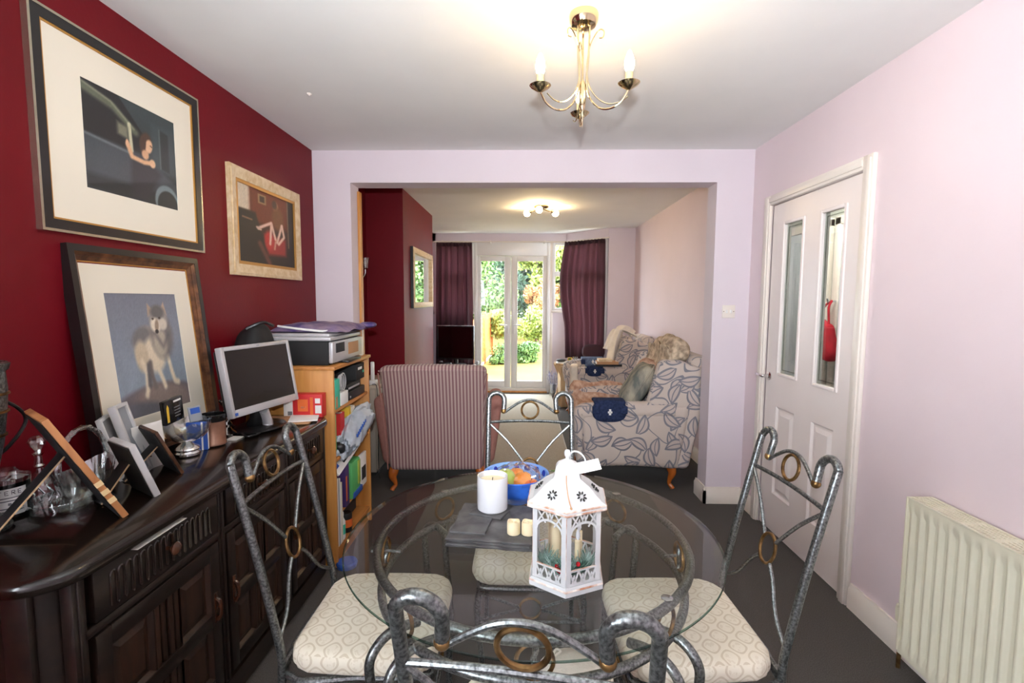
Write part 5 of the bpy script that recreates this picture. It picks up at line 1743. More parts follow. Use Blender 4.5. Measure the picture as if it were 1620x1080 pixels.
for k in range(6):
    a = PI / 3 * k + PI / 6
    c30 = math.cos(PI / 6)
    # slot flower on each roof facet
    r0, z0_, r1, z1_ = .098 * c30, .206, .064 * c30, .232
    cm, zm = (r0 + r1) / 2, (z0_ + z1_) / 2 - .0004
    F = Matrix.Rotation(a, 4, 'Z') @ frame_mat((cm + .002, 0, zm + .0025), (0, 1, 0), (r1 - r0, 0, z1_ - z0_))
    b = B()
    for q in range(8):
        an = 2 * PI * q / 8 + .2
        XX = F @ Matrix.Rotation(an, 4, 'Z')
        b.prism([(.0045, 0), (.0085, .0022), (.0125, .0012), (.0135, 0), (.0125, -.0012), (.0085, -.0022)], -.002, .0006, XX)
    make('slot_flower', b, 'dark_slot', la)
# swing tag on a string
b = B().tube([(.036, -.002, .258), (.060, -.001, .243), (.085, .004, .222), (.094, .01, .206)], .0014, 6, sub=4)
make('tassel', b.ell((.0965, .010, .200), (.004, .004, .008), 8, 5), 'kraft', la)
tg = make('swing_tag', B().box(0, 0, -.0004, .058, .030, .0004, X=(TX := Matrix.Translation((.030, .030, .262)) @ Matrix.Rotation(R(102), 4, 'Z') @ Matrix.Rotation(R(-10), 4, 'Y') @ Matrix.Rotation(R(38), 4, 'X'))), 'paper', la)
for q in range(5):
    make('print', B().box(.022, .005 + q * .0045, .0004, .052, .0062 + q * .0045, .0007, X=TX), 'print_grey', tg)
# inside: LED candles, fir and berries
for (x, y, h, r) in ((-.022, -.030, .115, .017), (.012, .030, .075, .008), (-.018, .034, .085, .008)):
    cdl = make('candle', B().lathe([(r, .019), (r, .019 + h), (r * .7, .021 + h), (0, .020 + h)], 16, (x, y, 0)), 'candle', la)
    make('flame_tip', B().lathe([(.0025, .02 + h), (.006, .027 + h), (.0055, .036 + h), (.002, .046 + h), (0, .049 + h)], 12, (x, y, 0)), 'ceramic', cdl)
rnd = random.Random(4)
b = B()
for sp in ((.045, -.030), (.040, .035), (.055, .005), (.02, -.055), (.015, .058)):
    for k in range(95):
        a, e = rnd.uniform(0, 2 * PI), rnd.uniform(.15, 1.2)
        l_ = rnd.uniform(.026, .058)
        p = Vector((sp[0], sp[1], .022 + rnd.uniform(0, .012)))
        d = Vector((math.cos(a) * math.cos(e), math.sin(a) * math.cos(e), math.sin(e)))
        q = p + d * l_
        if math.hypot(q.x, q.y) > .078:
            continue
        b.tube([p, q], [.0012, .0006], 4, cap=False)
stuff(make('fir_sprig', b, 'pine_needle', la))
for (x, y, z) in ((.060, -.012, .036), (.054, -.022, .048), (.066, -.018, .044), (.062, .030, .060), (.05, -.006, .034)):
    make('berry', B().ell((x, y, z), .0058, 10, 7), 'berry', la)

la.scale = (.93, .93, 1)

# ------------------------------------------------------------------ dining chairs
def post(s):
    pts = [(.185 * s, -.245, 0), (.182 * s, -.220, .22), (.180 * s, -.208, .44), (.180 * s, -.222, .54), (.180 * s, -.265, .74), (.180 * s, -.318, .955)]
    # hook: over the top and back down towards the middle
    top = Vector((.180 * s, -.322, .965))
    up_ = Vector((0, -.24, .97)).normalized()
    r = .034
    for k in range(1, 10):
        a = PI * k / 9
        pts.append(top + Vector((-s * r * (1 - math.cos(a)), 0, 0)) + up_ * (r * math.sin(a)))
    end = Vector(pts[-1]) - up_ * .040 + Vector((s * .003, 0, 0))
    pts.append(end)
    return pts, end, up_
def make_chair():
    t = thing('dining_chair', 'c', 'chair')
    for s in (-1, 1):
        pts, end, up_ = post(s)
        p = make('back_post', B().tube(pts, .0108, 12, sub=3), 'pewter', t)
        make('ball_cap', B().ell(end - up_ * .004, (.0128, .0128, .0125), 14, 9), 'brass', p)
    at = lambda x, z: (x, -.222 - (z - .54) * .232, z)
    z1, z2, zc = .874, .925, .685
    b = B().tube([at(-.18, z1), at(-.09, z1 + .006), at(0, z1 + .008), at(.09, z1 + .006), at(.18, z1)], .0062, 9, sub=4)
    make('cross_rail', b, 'pewter', t)
    b = B().tube([at(-.112, .915), at(-.07, .945), at(-.035, .964), at(0, .970), at(.035, .964), at(.07, .945), at(.112, .915)], .0055, 9, sub=4)
    make('arched_rail', b, 'pewter', t)
    tilt = Matrix.Rotation(math.atan(.232), 4, 'X')
    make('brass_ring', B().ring((0, 0, 0), .0365, .0048, 'Y', 32, 8, 1.0, Matrix.Translation(at(0, .9265)) @ tilt), 'brass', t)
    make('brass_ring', B().ring((0, 0, 0), .0365, .0048, 'Y', 32, 8, 1.18, Matrix.Translation(at(0, zc)) @ tilt), 'brass', t)
    for s in (-1, 1):
        make('brace', B().tube([at(.178 * s, z1 - .003), at(.10 * s, .80), at(.030 * s, zc + .030)], .0055, 8, sub=3), 'pewter', t)
        make('brace', B().tube([at(.028 * s, zc - .033), at(.06 * s, .62), at(.11 * s, .55), at(.178 * s, .505)], .0055, 8, sub=4), 'pewter', t)
    # seat frame, front legs and apron
    b = B().tube([(-.175, -.205, .415), (-.185, .0, .415), (-.178, .165, .415), (-.14, .185, .415), (.14, .185, .415), (.178, .165, .415), (.185, 0, .415), (.175, -.205, .415)], .0095, 8, closed=True, sub=3)
    make('seat_frame', b, 'pewter', t)
    make('cross_rail', B().tube([(-.18, -.21, .43), (.18, -.21, .43)], .0095, 8), 'pewter', t)
    for s in (-1, 1):
        b = B().tube([(.172 * s, .165, .415), (.184 * s, .178, .36), (.180 * s, .182, .25), (.168 * s, .180, .12), (.176 * s, .190, 0)], .0105, 10, sub=4)
        make('front_leg', b, 'pewter', t)
        make('side_ring', B().ring((.184 * s, .125, .355), .036, .0042, 'X', 24, 7), 'brass', t)
        make('side_rail', B().tube([(.182 * s, .182, .30), (.186 * s, .0, .285), (.183 * s, -.21, .29)], .006, 8, sub=4), 'pewter', t)
        b = B().tube([(.178 * s, .182, .395), (.036 * s, .182, .345)], .0048, 7).tube([(.178 * s, .182, .300), (.036 * s, .182, .338)], .0048, 7)
        make('apron_brace', b, 'pewter', t)
    make('apron_rail', B().tube([(-.18, .182, .295), (.18, .182, .290)], .0048, 7), 'pewter', t)
    make('brass_ring', B().ring((0, .182, .342), .0365, .0045, 'Y', 28, 8), 'brass', t)
    # upholstered seat
    def puff(p):
        k = 1 - .05 * max(0, -p[1] / .2)
        dz = .016 * (1 - (p[0] / .21) ** 2) * (1 - (p[1] / .2) ** 2) if p[2] > 0 else 0
        # rounded corners in plan
        x, y = p[0], p[1]
        rr, hx, hy = .075, .208, .198
        ax, ay = abs(x) - (hx - rr), abs(y) - (hy - rr)
        if ax > 0 and ay > 0:
            d = max(ax, ay) / max(1e-6, math.hypot(ax, ay))
            x = math.copysign(hx - rr + ax * d, x)
            y = math.copysign(hy - rr + ay * d, y)
        return (x * k, y, p[2] + dz)
    make('seat', B().soft((.208, .198, .029), .024, puff, (0, 0, .453), n=9), 'ogee', t, weld=True, angle=70)
    return t
chair = make_chair()
CH = [((-.425, 1.385), -90, 'pewter dining chair on the left, its back towards the dark sideboard'),
      ((.462, 1.385), 92.5, 'pewter dining chair on the right, its back towards the white door'),
      ((.030, 1.795), 180, 'pewter dining chair at the far side of the table, behind the lantern'),
      ((.045, .945), -8, 'nearest pewter dining chair, only its scrolled back rising in front of the table')]
for i, ((x, y), rz, lab) in enumerate(CH):
    c = chair if i == 0 else copy_tree(chair)
    c.location = (x, y, 0)
    c.rotation_euler = (0, 0, R(rz))
    c['label'] = lab
    c['group'] = 'four dining chairs around the glass table'
o = thing('cloth_pouch', 'pale round cloth pouch with a tied cord on the nearest chair seat', 'pouch', (.125, 1.085, .497))
make('pouch_body', B().lathe([(0, 0), (.07, 0), (.088, .012), (.090, .024), (.078, .040), (.045, .052), (0, .056)], 28), 'white_cloth', o)
b = B().ring((0, 0, .030), .086, .004, 'Z', 36, 6).tube([(-.05, .04, .045), (-.04, .055, .052), (-.03, .045, .054), (-.045, .035, .05)], .003, 6, True, sub=4)
make('cord', b, 'white_cloth', o)

# ------------------------------------------------------------------ lights
cl = thing('chandelier', 'brass chrome chandelier with three lit candle bulbs over the dining table', 'ceiling light', (.203, 1.805, 2.4))
make('canopy', B().lathe([(.050, 0), (.052, -.008), (.050, -.026), (.042, -.040), (.024, -.046), (.010, -.048), (0, -.048)], 32), 'gold_chrome', cl)
make('centre_stem', B().lathe([(.0, -.385), (.003, -.372), (.003, -.358), (.008, -.345), (.004, -.332), (.009, -.318), (.012, -.305), (.012, -.24), (.006, -.225), (0, -.223)], 14), 'gold_chrome', cl)
for k in range(3):
    X = Matrix.Rotation(R(87 + 120 * k), 4, 'Z')
    b = B().tube([(.024, 0, -.045), (.020, 0, -.15), (.014, 0, -.23), (.028, 0, -.288), (.065, 0, -.330), (.108, 0, -.340), (.146, 0, -.325), (.167, 0, -.296), (.171, 0, -.280)], .0034, 8, X=X, sub=5)
    ar = make('arm', b, 'gold_chrome', cl)
    b = B().tube([(.160, 0, -.303), (.13, 0, -.318), (.09, 0, -.316), (.05, 0, -.288), (.022, 0, -.24), (.014, 0, -.18), (.023, 0, -.115), (.042, 0, -.078), (.060, 0, -.064), (.073, 0, -.074), (.070, 0, -.092), (.057, 0, -.092)], .0024, 6,
                 X=X @ Matrix.Rotation(R(9), 4, 'Z'), sub=5)
    make('scroll_wire', b, 'gold_chrome', ar)
    C_ = X @ Matrix.Translation((.171, 0, -.280))
    make('drip_cup', B().lathe([(.004, -.014), (.012, -.010), (.030, .0), (.037, .008), (.034, .008), (.012, .002), (0, .002)], 24, X=C_), 'gold_chrome', cl)
    make('candle_sleeve', B().lathe([(.0125, 0), (.0125, .044), (.010, .046), (0, .046)], 16, X=C_), 'sleeve', cl)
    make('bulb', B().lathe([(.010, .044), (.0145, .055), (.0165, .068), (.015, .083), (.010, .099), (.005, .111), (0, .115)], 16, X=C_), 'bulb', cl)
c2 = thing('spot_cluster', 'small ceiling light with three round lit globes in the far room', 'ceiling light', (.18, 5.30, 2.4))
make('canopy', B().lathe([(.075, 0), (.078, -.012), (.06, -.022), (.015, -.028), (.012, -.04), (0, -.042)], 28), 'gold_chrome', c2)
for k, a in enumerate((-100, 20, 160)):
    X = Matrix.Rotation(R(a), 4, 'Z')
    ar = make('arm', B().tube([(.01, 0, -.03), (.07, 0, -.045), (.12, 0, -.05)], .006, 8, X=X, sub=4), 'gold_chrome', c2)
    make('globe', B().ell((.162, 0, -.066), .035, 16, 10, X), 'bulb2', c2)
    make('lamp_holder', B().lathe([(.016, 0), (.022, .03), (.014, .034)], 14, X=X @ Matrix.Translation((.112, 0, -.052)) @ Matrix.Rotation(R(97), 4, 'Y')), 'gold_chrome', ar)

# ------------------------------------------------------------------ far room furniture
struct('trim_4', B().box(-.78, 3.80, .0, .62, 7.15, .012, .004), 'rug') if False else None
o = thing('rug', 'large plain beige rug covering the middle of the far room', 'rug', (-.08, 5.4, 0))
part(o, 'pile', B().box(-.29, 3.72, .0, .41, 7.2, .014, .006), 'rug')
part(o, 'binding', B().tube([(-.29, 3.72, .007), (.41, 3.72, .007), (.41, 7.2, .007), (-.29, 7.2, .007)], .008, 6, True), 'beige_board')

def cabriole(b, x, y, sx, sy, h):
    """short curved leg; (sx, sy) is the way the knee points"""
    pts = [(x, y, h + .02), (x + .012 * sx, y + .012 * sy, h * .86), (x + .016 * sx, y + .016 * sy, h * .66), (x + .002 * sx, y + .002 * sy, h * .38),
           (x + .0 * sx, y + .0 * sy, h * .2), (x + .016 * sx, y + .016 * sy, .012), (x + .022 * sx, y + .022 * sy, 0)]
    b.tube(pts, [.034, .036, .029, .017, .014, .017, .018], 12, sub=4)
    return b

def piping(b, pts, r=.005):
    return b.tube(pts, r, 6, sub=3)

# striped armchair, its back to us
sc = thing('striped_armchair', 'armchair in mauve and beige stripes, its back turned to the dining table', 'armchair', (-.652, 3.86, 0), R(3))
HB = .80
def back_fn(p):
    # wider at the top, leaning back, softly bellied
    t = (p[2] + HB / 2) / HB
    k = .945 + .085 * t
    y = p[1] - .17 * t + .03 * math.sin(PI * t) - .012 * math.cos(PI * p[0] / .8) * (p[1] < 0)
    z = p[2]
    if t > .9:
        z -= .012 * (p[0] / .36) ** 2
    return (p[0] * k, y, z)
make('backrest', B().soft((.362, .068, HB / 2), .04, back_fn, (0, -.305, .155 + HB / 2), n=10), 'stripe', sc, weld=True, angle=70)
b = B()
piping(b, [(-.372, -.53, .915), (-.2, -.54, .921), (0, -.543, .922), (.2, -.54, .921), (.372, -.53, .915)], .006)
make('top_piping', b, 'stripe', sc)
for s in (-1, 1):
    b = B()
    piping(b, [(s * .352, -.375, .17), (s * .36, -.40, .40), (s * .37, -.455, .65), (s * .375, -.53, .90)], .005)
    make('side_piping', b, 'mauve', sc)
make('seat_base', B().soft((.335, .33, .11), .03, None, (0, .04, .265), n=5), 'stripe', sc, weld=True, angle=70)
make('seat_cushion', B().soft((.26, .30, .065), .05, lambda p: (p[0], p[1], p[2] + .02 * (1 - (p[0] / .26) ** 2)), (0, .07, .435), n=6), 'stripe', sc, weld=True, angle=70)
for s in (-1, 1):
    def arm_fn(p, s=s):
        t = (p[2] + .24) / .48
        return (p[0] + s * (.065 * t ** 2 + .02 * math.sin(PI * t)), p[1] * (1 + .04 * t), p[2] - .05 * max(0, p[1] / .33) * t)
    make('arm', B().soft((.055, .33, .26), .05, arm_fn, (s * .365, .06, .42), n=7), 'mauve', sc, weld=True, angle=70)
    make('leg', cabriole(B(), s * .31, -.325, s, -1, .155), 'orange_wood', sc)
    make('leg', cabriole(B(), s * .33, .31, s, 1, .155), 'orange_wood', sc)

# floral wing armchairs facing left (local front = +y, turned to room -x)
def wing_chair(label, loc, rz):
    t = thing('wing_armchair', label, 'armchair', loc, rz, 'floral wing armchairs by the right wall')
    make('seat_base', B().soft((.355, .40, .11), .025, None, (0, .0, .285), n=6), 'floral', t, weld=True, angle=70)
    make('seat_cushion', B().soft((.265, .34, .07), .05, lambda p: (p[0], p[1], p[2] + .025 * (1 - (p[0] / .27) ** 2)), (0, .06, .455), n=6), 'floral', t, weld=True, angle=70)
    def bk(p):
        q = (p[2] + .36) / .72
        return (p[0], p[1] - .16 * q - .03 * q * q, p[2])
    make('backrest', B().soft((.31, .075, .38), .06, bk, (0, -.31, .62), n=8), 'floral', t, weld=True, angle=70)
    for s in (-1, 1):
        # arm: side panel with a rolled top; its outline drops a little to the front and tapers in at the base
        def af(p, s=s):
            q = (p[2] + .235) / .47
            y = p[1] - .03 * (1 - q) * (p[1] > 0) + (.08 * (1 - q) if p[1] < 0 else 0)
            return (p[0] + s * .012 * math.sin(PI * q), y, p[2] + .02 * (-p[1] / .4) * q + (.018 * math.cos(PI * p[1] / .8) * (p[2] < -.15)))
        a_ = make('arm', B().soft((.058, .40, .235), .045, af, (s * .335, -.02, .40), n=9), 'floral', t, weld=True, angle=70)
        make('arm_roll', B().tube([(s * .342, -.30, .605), (s * .342, .0, .60), (s * .342, .33, .585), (s * .342, .375, .56), (s * .342, .385, .50), (s * .342, .375, .38)], [.066, .066, .064, .058, .05, .036], 16, sub=4), 'floral', a_)
        # wing
        def wf(p, s=s):
            q = (p[2] + .17) / .34
            y = p[1]
            if p[1] > 0:
                y = p[1] * (1.0 - .1 * q * q)
            y -= .07 * q
            return (p[0] - s * .01 * q, y, p[2] - .10 * max(0, -p[1] / .17) * q * .6)
        make('wing', B().soft((.048, .175, .20), .042, wf, (s * .335, -.27, .775), n=8), 'floral', t, weld=True, angle=70)
        make('rear_side', B().soft((.045, .11, .31), .035, lambda p, s=s: (p[0], p[1] - .12 * ((p[2] + .31) / .62) , p[2]), (s * .335, -.31, .48), n=6), 'floral', t, weld=True, angle=70)
        make('leg', cabriole(B(), s * .30, -.30, s * .6, -1, .175), 'orange_wood', t)
        make('leg', cabriole(B(), s * .31, .35, s * .6, 1, .175), 'orange_wood', t)
    return t
wing_chair('near floral wing armchair beside the lilac pier, with a grey cushion on it', (.815, 3.93, 0), R(88))
wing_chair('far floral wing armchair in the corner, with books on its arm', (.925, 5.86, 0), R(88))

# loose things on the near armchair
o = thing('back_pillow', 'tufted pale patterned pillow draped over the top of the near armchair back', 'pillow', (1.14, 3.93, .98))
def pil(p):
    t = (p[2] + .075) / .15
    return (p[0] * (1.08 - .5 * t * t) + .012 * math.sin(19 * p[1]) + .01 * math.sin(40 * p[2]), p[1], p[2] + .04 * t * (1 - (p[1] / .30) ** 2) + .014 * math.sin(29 * p[1] + 9 * p[0]) * t)
part(o, 'cover', B().soft((.085, .27, .075), .065, pil, (1.165, 3.93, 1.015), n=9), 'lace_cloth', weld=True, angle=70)
part(o, 'hanging_edge', B().soft((.03, .26, .10), .028, pil, (1.085, 3.93, .93), n=9), 'lace_cloth', weld=True, angle=70)
def cushion(name, label, mat, loc, ex, ey, s, th, group=None):
    X = frame_mat(loc, ex, ey)
    o = thing(name, label, 'cushion', loc, group=group)
    b = B()
    for sg in (1, -1):
        def cf(u, v, sg=sg):
            x, y = 2 * u - 1, 2 * v - 1
            pin = 1 - .10 * (x * x * y * y)
            e = max(0, (1 - x ** 4)) ** .5 * max(0, (1 - y ** 4)) ** .5
            return (s * x * (1 - .07 * (1 - y * y)) * pin, s * y * (1 - .07 * (1 - x * x)) * pin, sg * th * e)
        b.grid(cf, 20, 20, X)
    part(o, 'cover', b, mat, weld=True, angle=80)
    part(o, 'seam', B().tube([X @ Vector((s * x * .93, s * y * .93, 0)) for x, y in ((-1, -1), (0, -.99), (1, -1), (.99, 0), (1, 1), (0, .99), (-1, 1), (-.99, 0))], .006, 6, True, sub=4), mat)
    return o
cushion('grey_cushion', 'furry grey green cushion leaning on the near armchair back', 'fur_grey', (.90, 3.86, .74), (.15, 1, 0), (.62, 0, 1), .21, .085)
cushion('pale_cushion', 'second furry cushion, paler, tucked behind the grey green one', 'fur_pink', (.97, 4.02, .76), (.1, 1, 0), (.55, 0, 1), .20, .08)
o = thing('fur_throw', 'pinkish brown fur throw spread over the near armchair seat and far arm', 'throw', (.62, 4.0, .5))
def throwf(u, v):
    # v from the near edge of the seat to over the far arm
    y = 3.66 + .72 * v
    x = .405 + .47 * u
    zz = .555
    if v > .72:
        q = (v - .72) / .28
        zz += .115 * math.sin(min(1, q * 1.25) * PI / 2) ** 1.0
    zz += .010 * math.sin(11 * u + 3 * v) * math.sin(9 * v + 2)
    if u < .10:
        zz -= .16 * ((.10 - u) / .10) ** 1.2
        x = .405 + .47 * .10 - .055 * ((.10 - u) / .10) ** .5
    return (x, y, zz + .012)
b = B().grid(throwf, 30, 34)
t_ = part(o, 'fur', b, 'fur_pink', angle=80)
md = t_.modifiers.new('thick', 'SOLIDIFY')
md.thickness = .022
def arm_pouch(label, x, y, ztop, w_, drop, out, mats):
    """padded denim organiser saddled over a chair arm, hanging on the camera side"""
    o = thing('denim_arm_pouch', label, 'pouch', (x, y, ztop))
    def sf(p):
        q = p[0] / (w_ / 2)
        return (p[0], p[1] - .035 * max(0, p[2] / (drop / 2)) ** 2 * -1, p[2] - .016 * q * q)
    part(o, 'pouch_body', B().ell((x, y - out, ztop - drop / 2 + .03), (w_ / 2, .026, drop / 2), 24, 14, pw=.72), mats[0], angle=70)
    part(o, 'saddle', B().soft((w_ * .46, .075, .014), .012, lambda p: (p[0], p[1], p[2] - 1.6 * p[1] * p[1]), (x, y, ztop + .016), n=6), mats[0], weld=True, angle=70)
    b = B()
    yy = y - out - .0285
    zc = ztop - drop * .52 + .03
    b.box(x - .008, yy, zc - .022, x + .008, yy + .003, zc + .022, .001).box(x - .016, yy, zc - .008, x + .016, yy + .003, zc + .006, .001)
    part(o, 'motif', b, 'paper')
    for k in (-1, 1):
        part(o, 'flap', B().soft((.028, .010, .03), .009, None, (x + k * w_ * .40, y - out - .02, ztop - drop * .25), n=4), mats[1], weld=True, angle=70)
    return o
arm_pouch('navy denim pouch with a white motif, saddled over the near armchair arm', .63, 3.595, .655, .25, .165, .058, ('denim', 'denim'))

# things on and by the far armchair
o = thing('white_throw', 'white cloth throw hanging over the far armchair back and wing', 'throw', (1.2, 5.75, 1.0))
def wth(u, v):
    y = 5.56 + .36 * u
    k = v
    if k < .35:
        x, z = 1.29 - .17 * (k / .35), .99 + .075 * math.sin(PI * .5 * k / .35)
    else:
        q = (k - .35) / .65
        x, z = 1.12 - .13 * q ** .8, 1.065 - .46 * q * (1 - .55 * u)
    return (x - .030 * math.sin(13 * u + 3.1 * v) * min(1, v * 2) - .014 * math.sin(31 * u + 5 * v), y + .02 * math.sin(9 * v + 4 * u), z + .022 * math.sin(17 * u + 2) * (1 - .5 * v) + .045 * math.sin(PI * u))
t_ = part(o, 'cloth', B().grid(wth, 48, 40), 'white_cloth', angle=80)
md = t_.modifiers.new('thick', 'SOLIDIFY')
md.thickness = .010
arm_pouch('navy denim pouch hanging on the near arm of the far armchair', .80, 5.53, .655, .20, .13, .055, ('denim', 'denim'))
arm_pouch('pale blue denim pad over the far arm of the far armchair', .87, 6.20, .665, .30, .10, .055, ('denim_light', 'denim'))
GB = 'books stacked on the far armchair arm'
for k, (lab, dz, h, wx, mm) in enumerate((('dark blue book at the bottom of the pile on the far armchair arm', .0, .022, .30, 'print_dark'),
                                         ('tan brown book in the middle of the pile on the far armchair arm', .0225, .03, .24, 'kraft'),
                                         ('small brown book with a strap on top of the armchair pile', .053, .026, .15, 'fr_cream'))):
    zz = .672 + dz
    o = thing('book', lab, 'book', (.93, 5.53, zz), group=GB)
    x0 = .80 + .02 * k
    part(o, 'cover', B().box(x0, 5.45, zz, x0 + wx, 5.60, zz + .003).box(x0, 5.45, zz + h - .003, x0 + wx, 5.60, zz + h).box(x0, 5.45, zz + .003, x0 + wx, 5.453, zz + h - .003), mm)
    part(o, 'page_block', B().box(x0 + .003, 5.453, zz + .003, x0 + wx - .003, 5.597, zz + h - .003), 'mount')
o = thing('chair_arm_cover', 'white cloth cover hanging over the front of the far armchair arm', 'cloth', (.56, 5.53, .6))
part(o, 'cloth', B().soft((.045, .085, .15), .03, lambda p: (p[0] + .008 * math.sin(30 * p[1]), p[1], p[2]), (.575, 5.53, .535), n=6), 'white_cloth', weld=True, angle=70)
part(o, 'patch', B().soft((.012, .055, .06), .01, None, (.535, 5.525, .50), n=4), 'kraft', weld=True, angle=70)

# octagonal side table with a waist
o = thing('side_table', 'pale wooden side table with waisted panels beside the far curtain', 'table', (.62, 6.52, 0))
b = B()
def waist(u, v):
    return None
prof = [(.20, .02), (.20, .06), (.17, .14), (.125, .28), (.125, .34), (.16, .45), (.205, .555)]
for k in range(4):
    a = R(4 + 90 * k)
    X = Matrix.Translation((.62, 6.52, 0)) @ Matrix.Rotation(a, 4, 'Z')
    bb = B()
    pts = [(-r, z) for r, z in prof] + [(r, z) for r, z in reversed(prof)]
    bb.prism(pts, .125, .14, X @ frame_mat((0, 0, 0), (0, 1, 0), (0, 0, 1)))
    part(o, 'side_panel', bb, 'pale_wood')
b = B().prism([(.215 * math.cos(R(22.5 + 45 * k)), .215 * math.sin(R(22.5 + 45 * k))) for k in range(8)], .555, .578, Matrix.Translation((.62, 6.52, 0)))
part(o, 'top', b, 'pale_wood')
part(o, 'base', B().box(.49, 6.39, 0, .75, 6.65, .03, .004), 'pale_wood')
zt = .5785
o = thing('paper_pile', 'small pile of white papers on the waisted side table', 'paper', (.50, 6.48, zt))
part(o, 'sheet', B().box(.44, 6.40, zt, .56, 6.55, zt + .008, .001), 'paper')
part(o, 'sheet', B().box(0, 0, 0, .13, .10, .006, .001, Matrix.Translation((.46, 6.42, zt + .0085)) @ Matrix.Rotation(R(12), 4, 'Z')), 'paper')
o = thing('spectacle_case', 'black glasses case lying on the white papers', 'case', (.49, 6.46, zt + .016))
part(o, 'shell', B().ell((.50, 6.47, zt + .034), (.065, .03, .018), pw=.8), 'black')
part(o, 'hinge_line', B().tube([(.44, 6.44, zt + .034), (.50, 6.438, zt + .035), (.56, 6.44, zt + .034)], .002, 5), 'silver')
o = card_box('yellow_packet', 'small yellow and green packet standing on the side table', 'packet', .585, 6.43, zt, .64, 6.47, zt + .075, 'yellow', None, .003, pname='pack')
part(o, 'print', B().box(.592, 6.4285, zt + .045, .625, 6.4305, zt + .07), 'leaf_b')
o = thing('drinking_glass', 'clear drinking glass on the side table beside the yellow packet', 'glass', (.69, 6.46, zt))
part(o, 'tumbler', B().lathe([(.028, 0), (.034, .085), (.032, .085), (.026, .006), (0, .006)], 18, (.685, 6.46, zt)), 'crystal')
part(o, 'rim', B().ring((.685, 6.46, zt + .085), .033, .0015, 'Z', 20, 5), 'crystal')
# vase of lavender on the floor by the doors
o = thing('lavender_vase', 'glass vase of pale lavender stems on the floor beside the French doors', 'vase', (.43, 7.12, .0))
part(o, 'vase_body', B().lathe([(.035, 0), (.05, .01), (.055, .08), (.045, .15), (.06, .19), (.058, .19), (.043, .15), (.05, .08), (.045, .014), (0, .012)], 20, (.43, 7.12, 0)), 'crystal')
b = B()
rnd = random.Random(2)
for k in range(46):
    a, e = rnd.uniform(0, 2 * PI), rnd.uniform(.02, .085)
    tip = Vector((.43 + e * math.cos(a), 7.12 + e * math.sin(a), rnd.uniform(.24, .36)))
    b.tube([(.43 + e * .3 * math.cos(a), 7.12 + e * .3 * math.sin(a), .05), tip], .002, 4, cap=False)
    b.ell(tip, (.007, .007, .022), 6, 4)
stuff(part(o, 'stems', b, 'lavender'))

# television on its glass stand
tv = thing('television', 'black flat television on a glass stand in front of the left curtain', 'television', (-.94, 6.72, .50))
X = frame_mat((-1.205, 6.77, .585), (1, -.17, 0), (0, 0, 1))
b = B()
rect_frame(b, X, 0, 0, .53, .465, .018, -.045, .004)
part(tv, 'bezel', b, 'black')
part(tv, 'screen', B().box(.017, .017, -.03, .513, .448, -.002, X=X), 'tv_screen')
part(tv, 'rear_shell', B().box(.03, .03, -.09, .50, .43, -.044, .02, X), 'black')
part(tv, 'top_edge', B().box(0, .463, -.045, .53, .468, .004, .001, X), 'silver')
part(tv, 'foot', B().lathe([(0, 0), (.14, 0), (.15, .006), (.03, .02), (.03, .075), (0, .075)], 28, (-.94, 6.75, .508)), 'black')
ts = thing('television_stand', 'black and glass shelf stand under the television', 'stand', (-.94, 6.75, 0))
for z in (.10, .30, .498):
    part(ts, 'glass_shelf', B().box(-1.22, 6.52, z, -.62, 6.98, z + .009, .002), 'crystal' if z < .4 else 'glass_table')
for (x, y) in ((-1.18, 6.56), (-.66, 6.56), (-1.18, 6.94), (-.66, 6.94)):
    part(ts, 'post', B().lathe([(.024, 0), (.024, .53), (.018, .535), (0, .535)], 14, (x, y, 0)), 'silver')
o = card_box('video_recorder', 'black recorder box on the upper shelf of the television stand', 'electronics', -1.12, 6.58, .3095, -.72, 6.86, .37, 'black', None, .005, pname='casing')
part(o, 'front_strip', B().box(-1.08, 6.577, .33, -.9, 6.581, .35), 'silver')
o = card_box('cable_box', 'small black set top box on top of the television stand', 'electronics', -1.15, 6.54, .508, -.98, 6.62, .56, 'black', None, .005, pname='casing')
part(o, 'front_strip', B().box(-1.13, 6.537, .525, -1.05, 6.541, .54), 'silver')

# cream hearth box, beige cabinet and the phone base beside the striped armchair
o = thing('hearth_surround', 'low cream fire surround against the red chimney breast', 'fireplace', (-1.02, 5.2, 0))
part(o, 'mantel_shelf', B().box(-1.094, 4.66, .60, -.93, 5.72, .64, .004), 'cream_enamel')
part(o, 'upright', B().box(-1.094, 4.70, 0, -.96, 4.86, .60, .004), 'cream_enamel')
part(o, 'upright', B().box(-1.094, 5.52, 0, -.96, 5.68, .60, .004), 'cream_enamel')
part(o, 'lintel', B().box(-1.094, 4.86, .44, -.97, 5.52, .60, .004), 'cream_enamel')
part(o, 'fire_front', B().box(-1.092, 4.86, 0, -1.02, 5.52, .44, .01), 'black_matt')
o = thing('cabinet', 'beige cabinet behind the bookcase on the left of the striped armchair', 'cabinet', (-1.28, 4.05, 0))
part(o, 'carcass', B().box(-1.428, 3.78, .03, -1.165, 4.36, .70, .003), 'beige_board')
part(o, 'top', B().box(-1.43, 3.77, .70, -1.155, 4.37, .725, .003), 'beige_board')
part(o, 'plinth', B().box(-1.42, 3.80, 0, -1.18, 4.34, .03), 'dark_slot')
part(o, 'door', B().box(-1.165, 3.79, .05, -1.153, 4.35, .69, .003), 'beige_board')
o = thing('phone_handset', 'white cordless handset upright in its cradle on the beige cabinet', 'telephone', (-1.20, 3.86, .725))
part(o, 'cradle', B().box(-1.235, 3.82, .7255, -1.175, 3.90, .765, .008), 'upvc')
part(o, 'handset', B().box(-1.222, 3.85, .76, -1.192, 3.872, .91, .008), 'upvc')
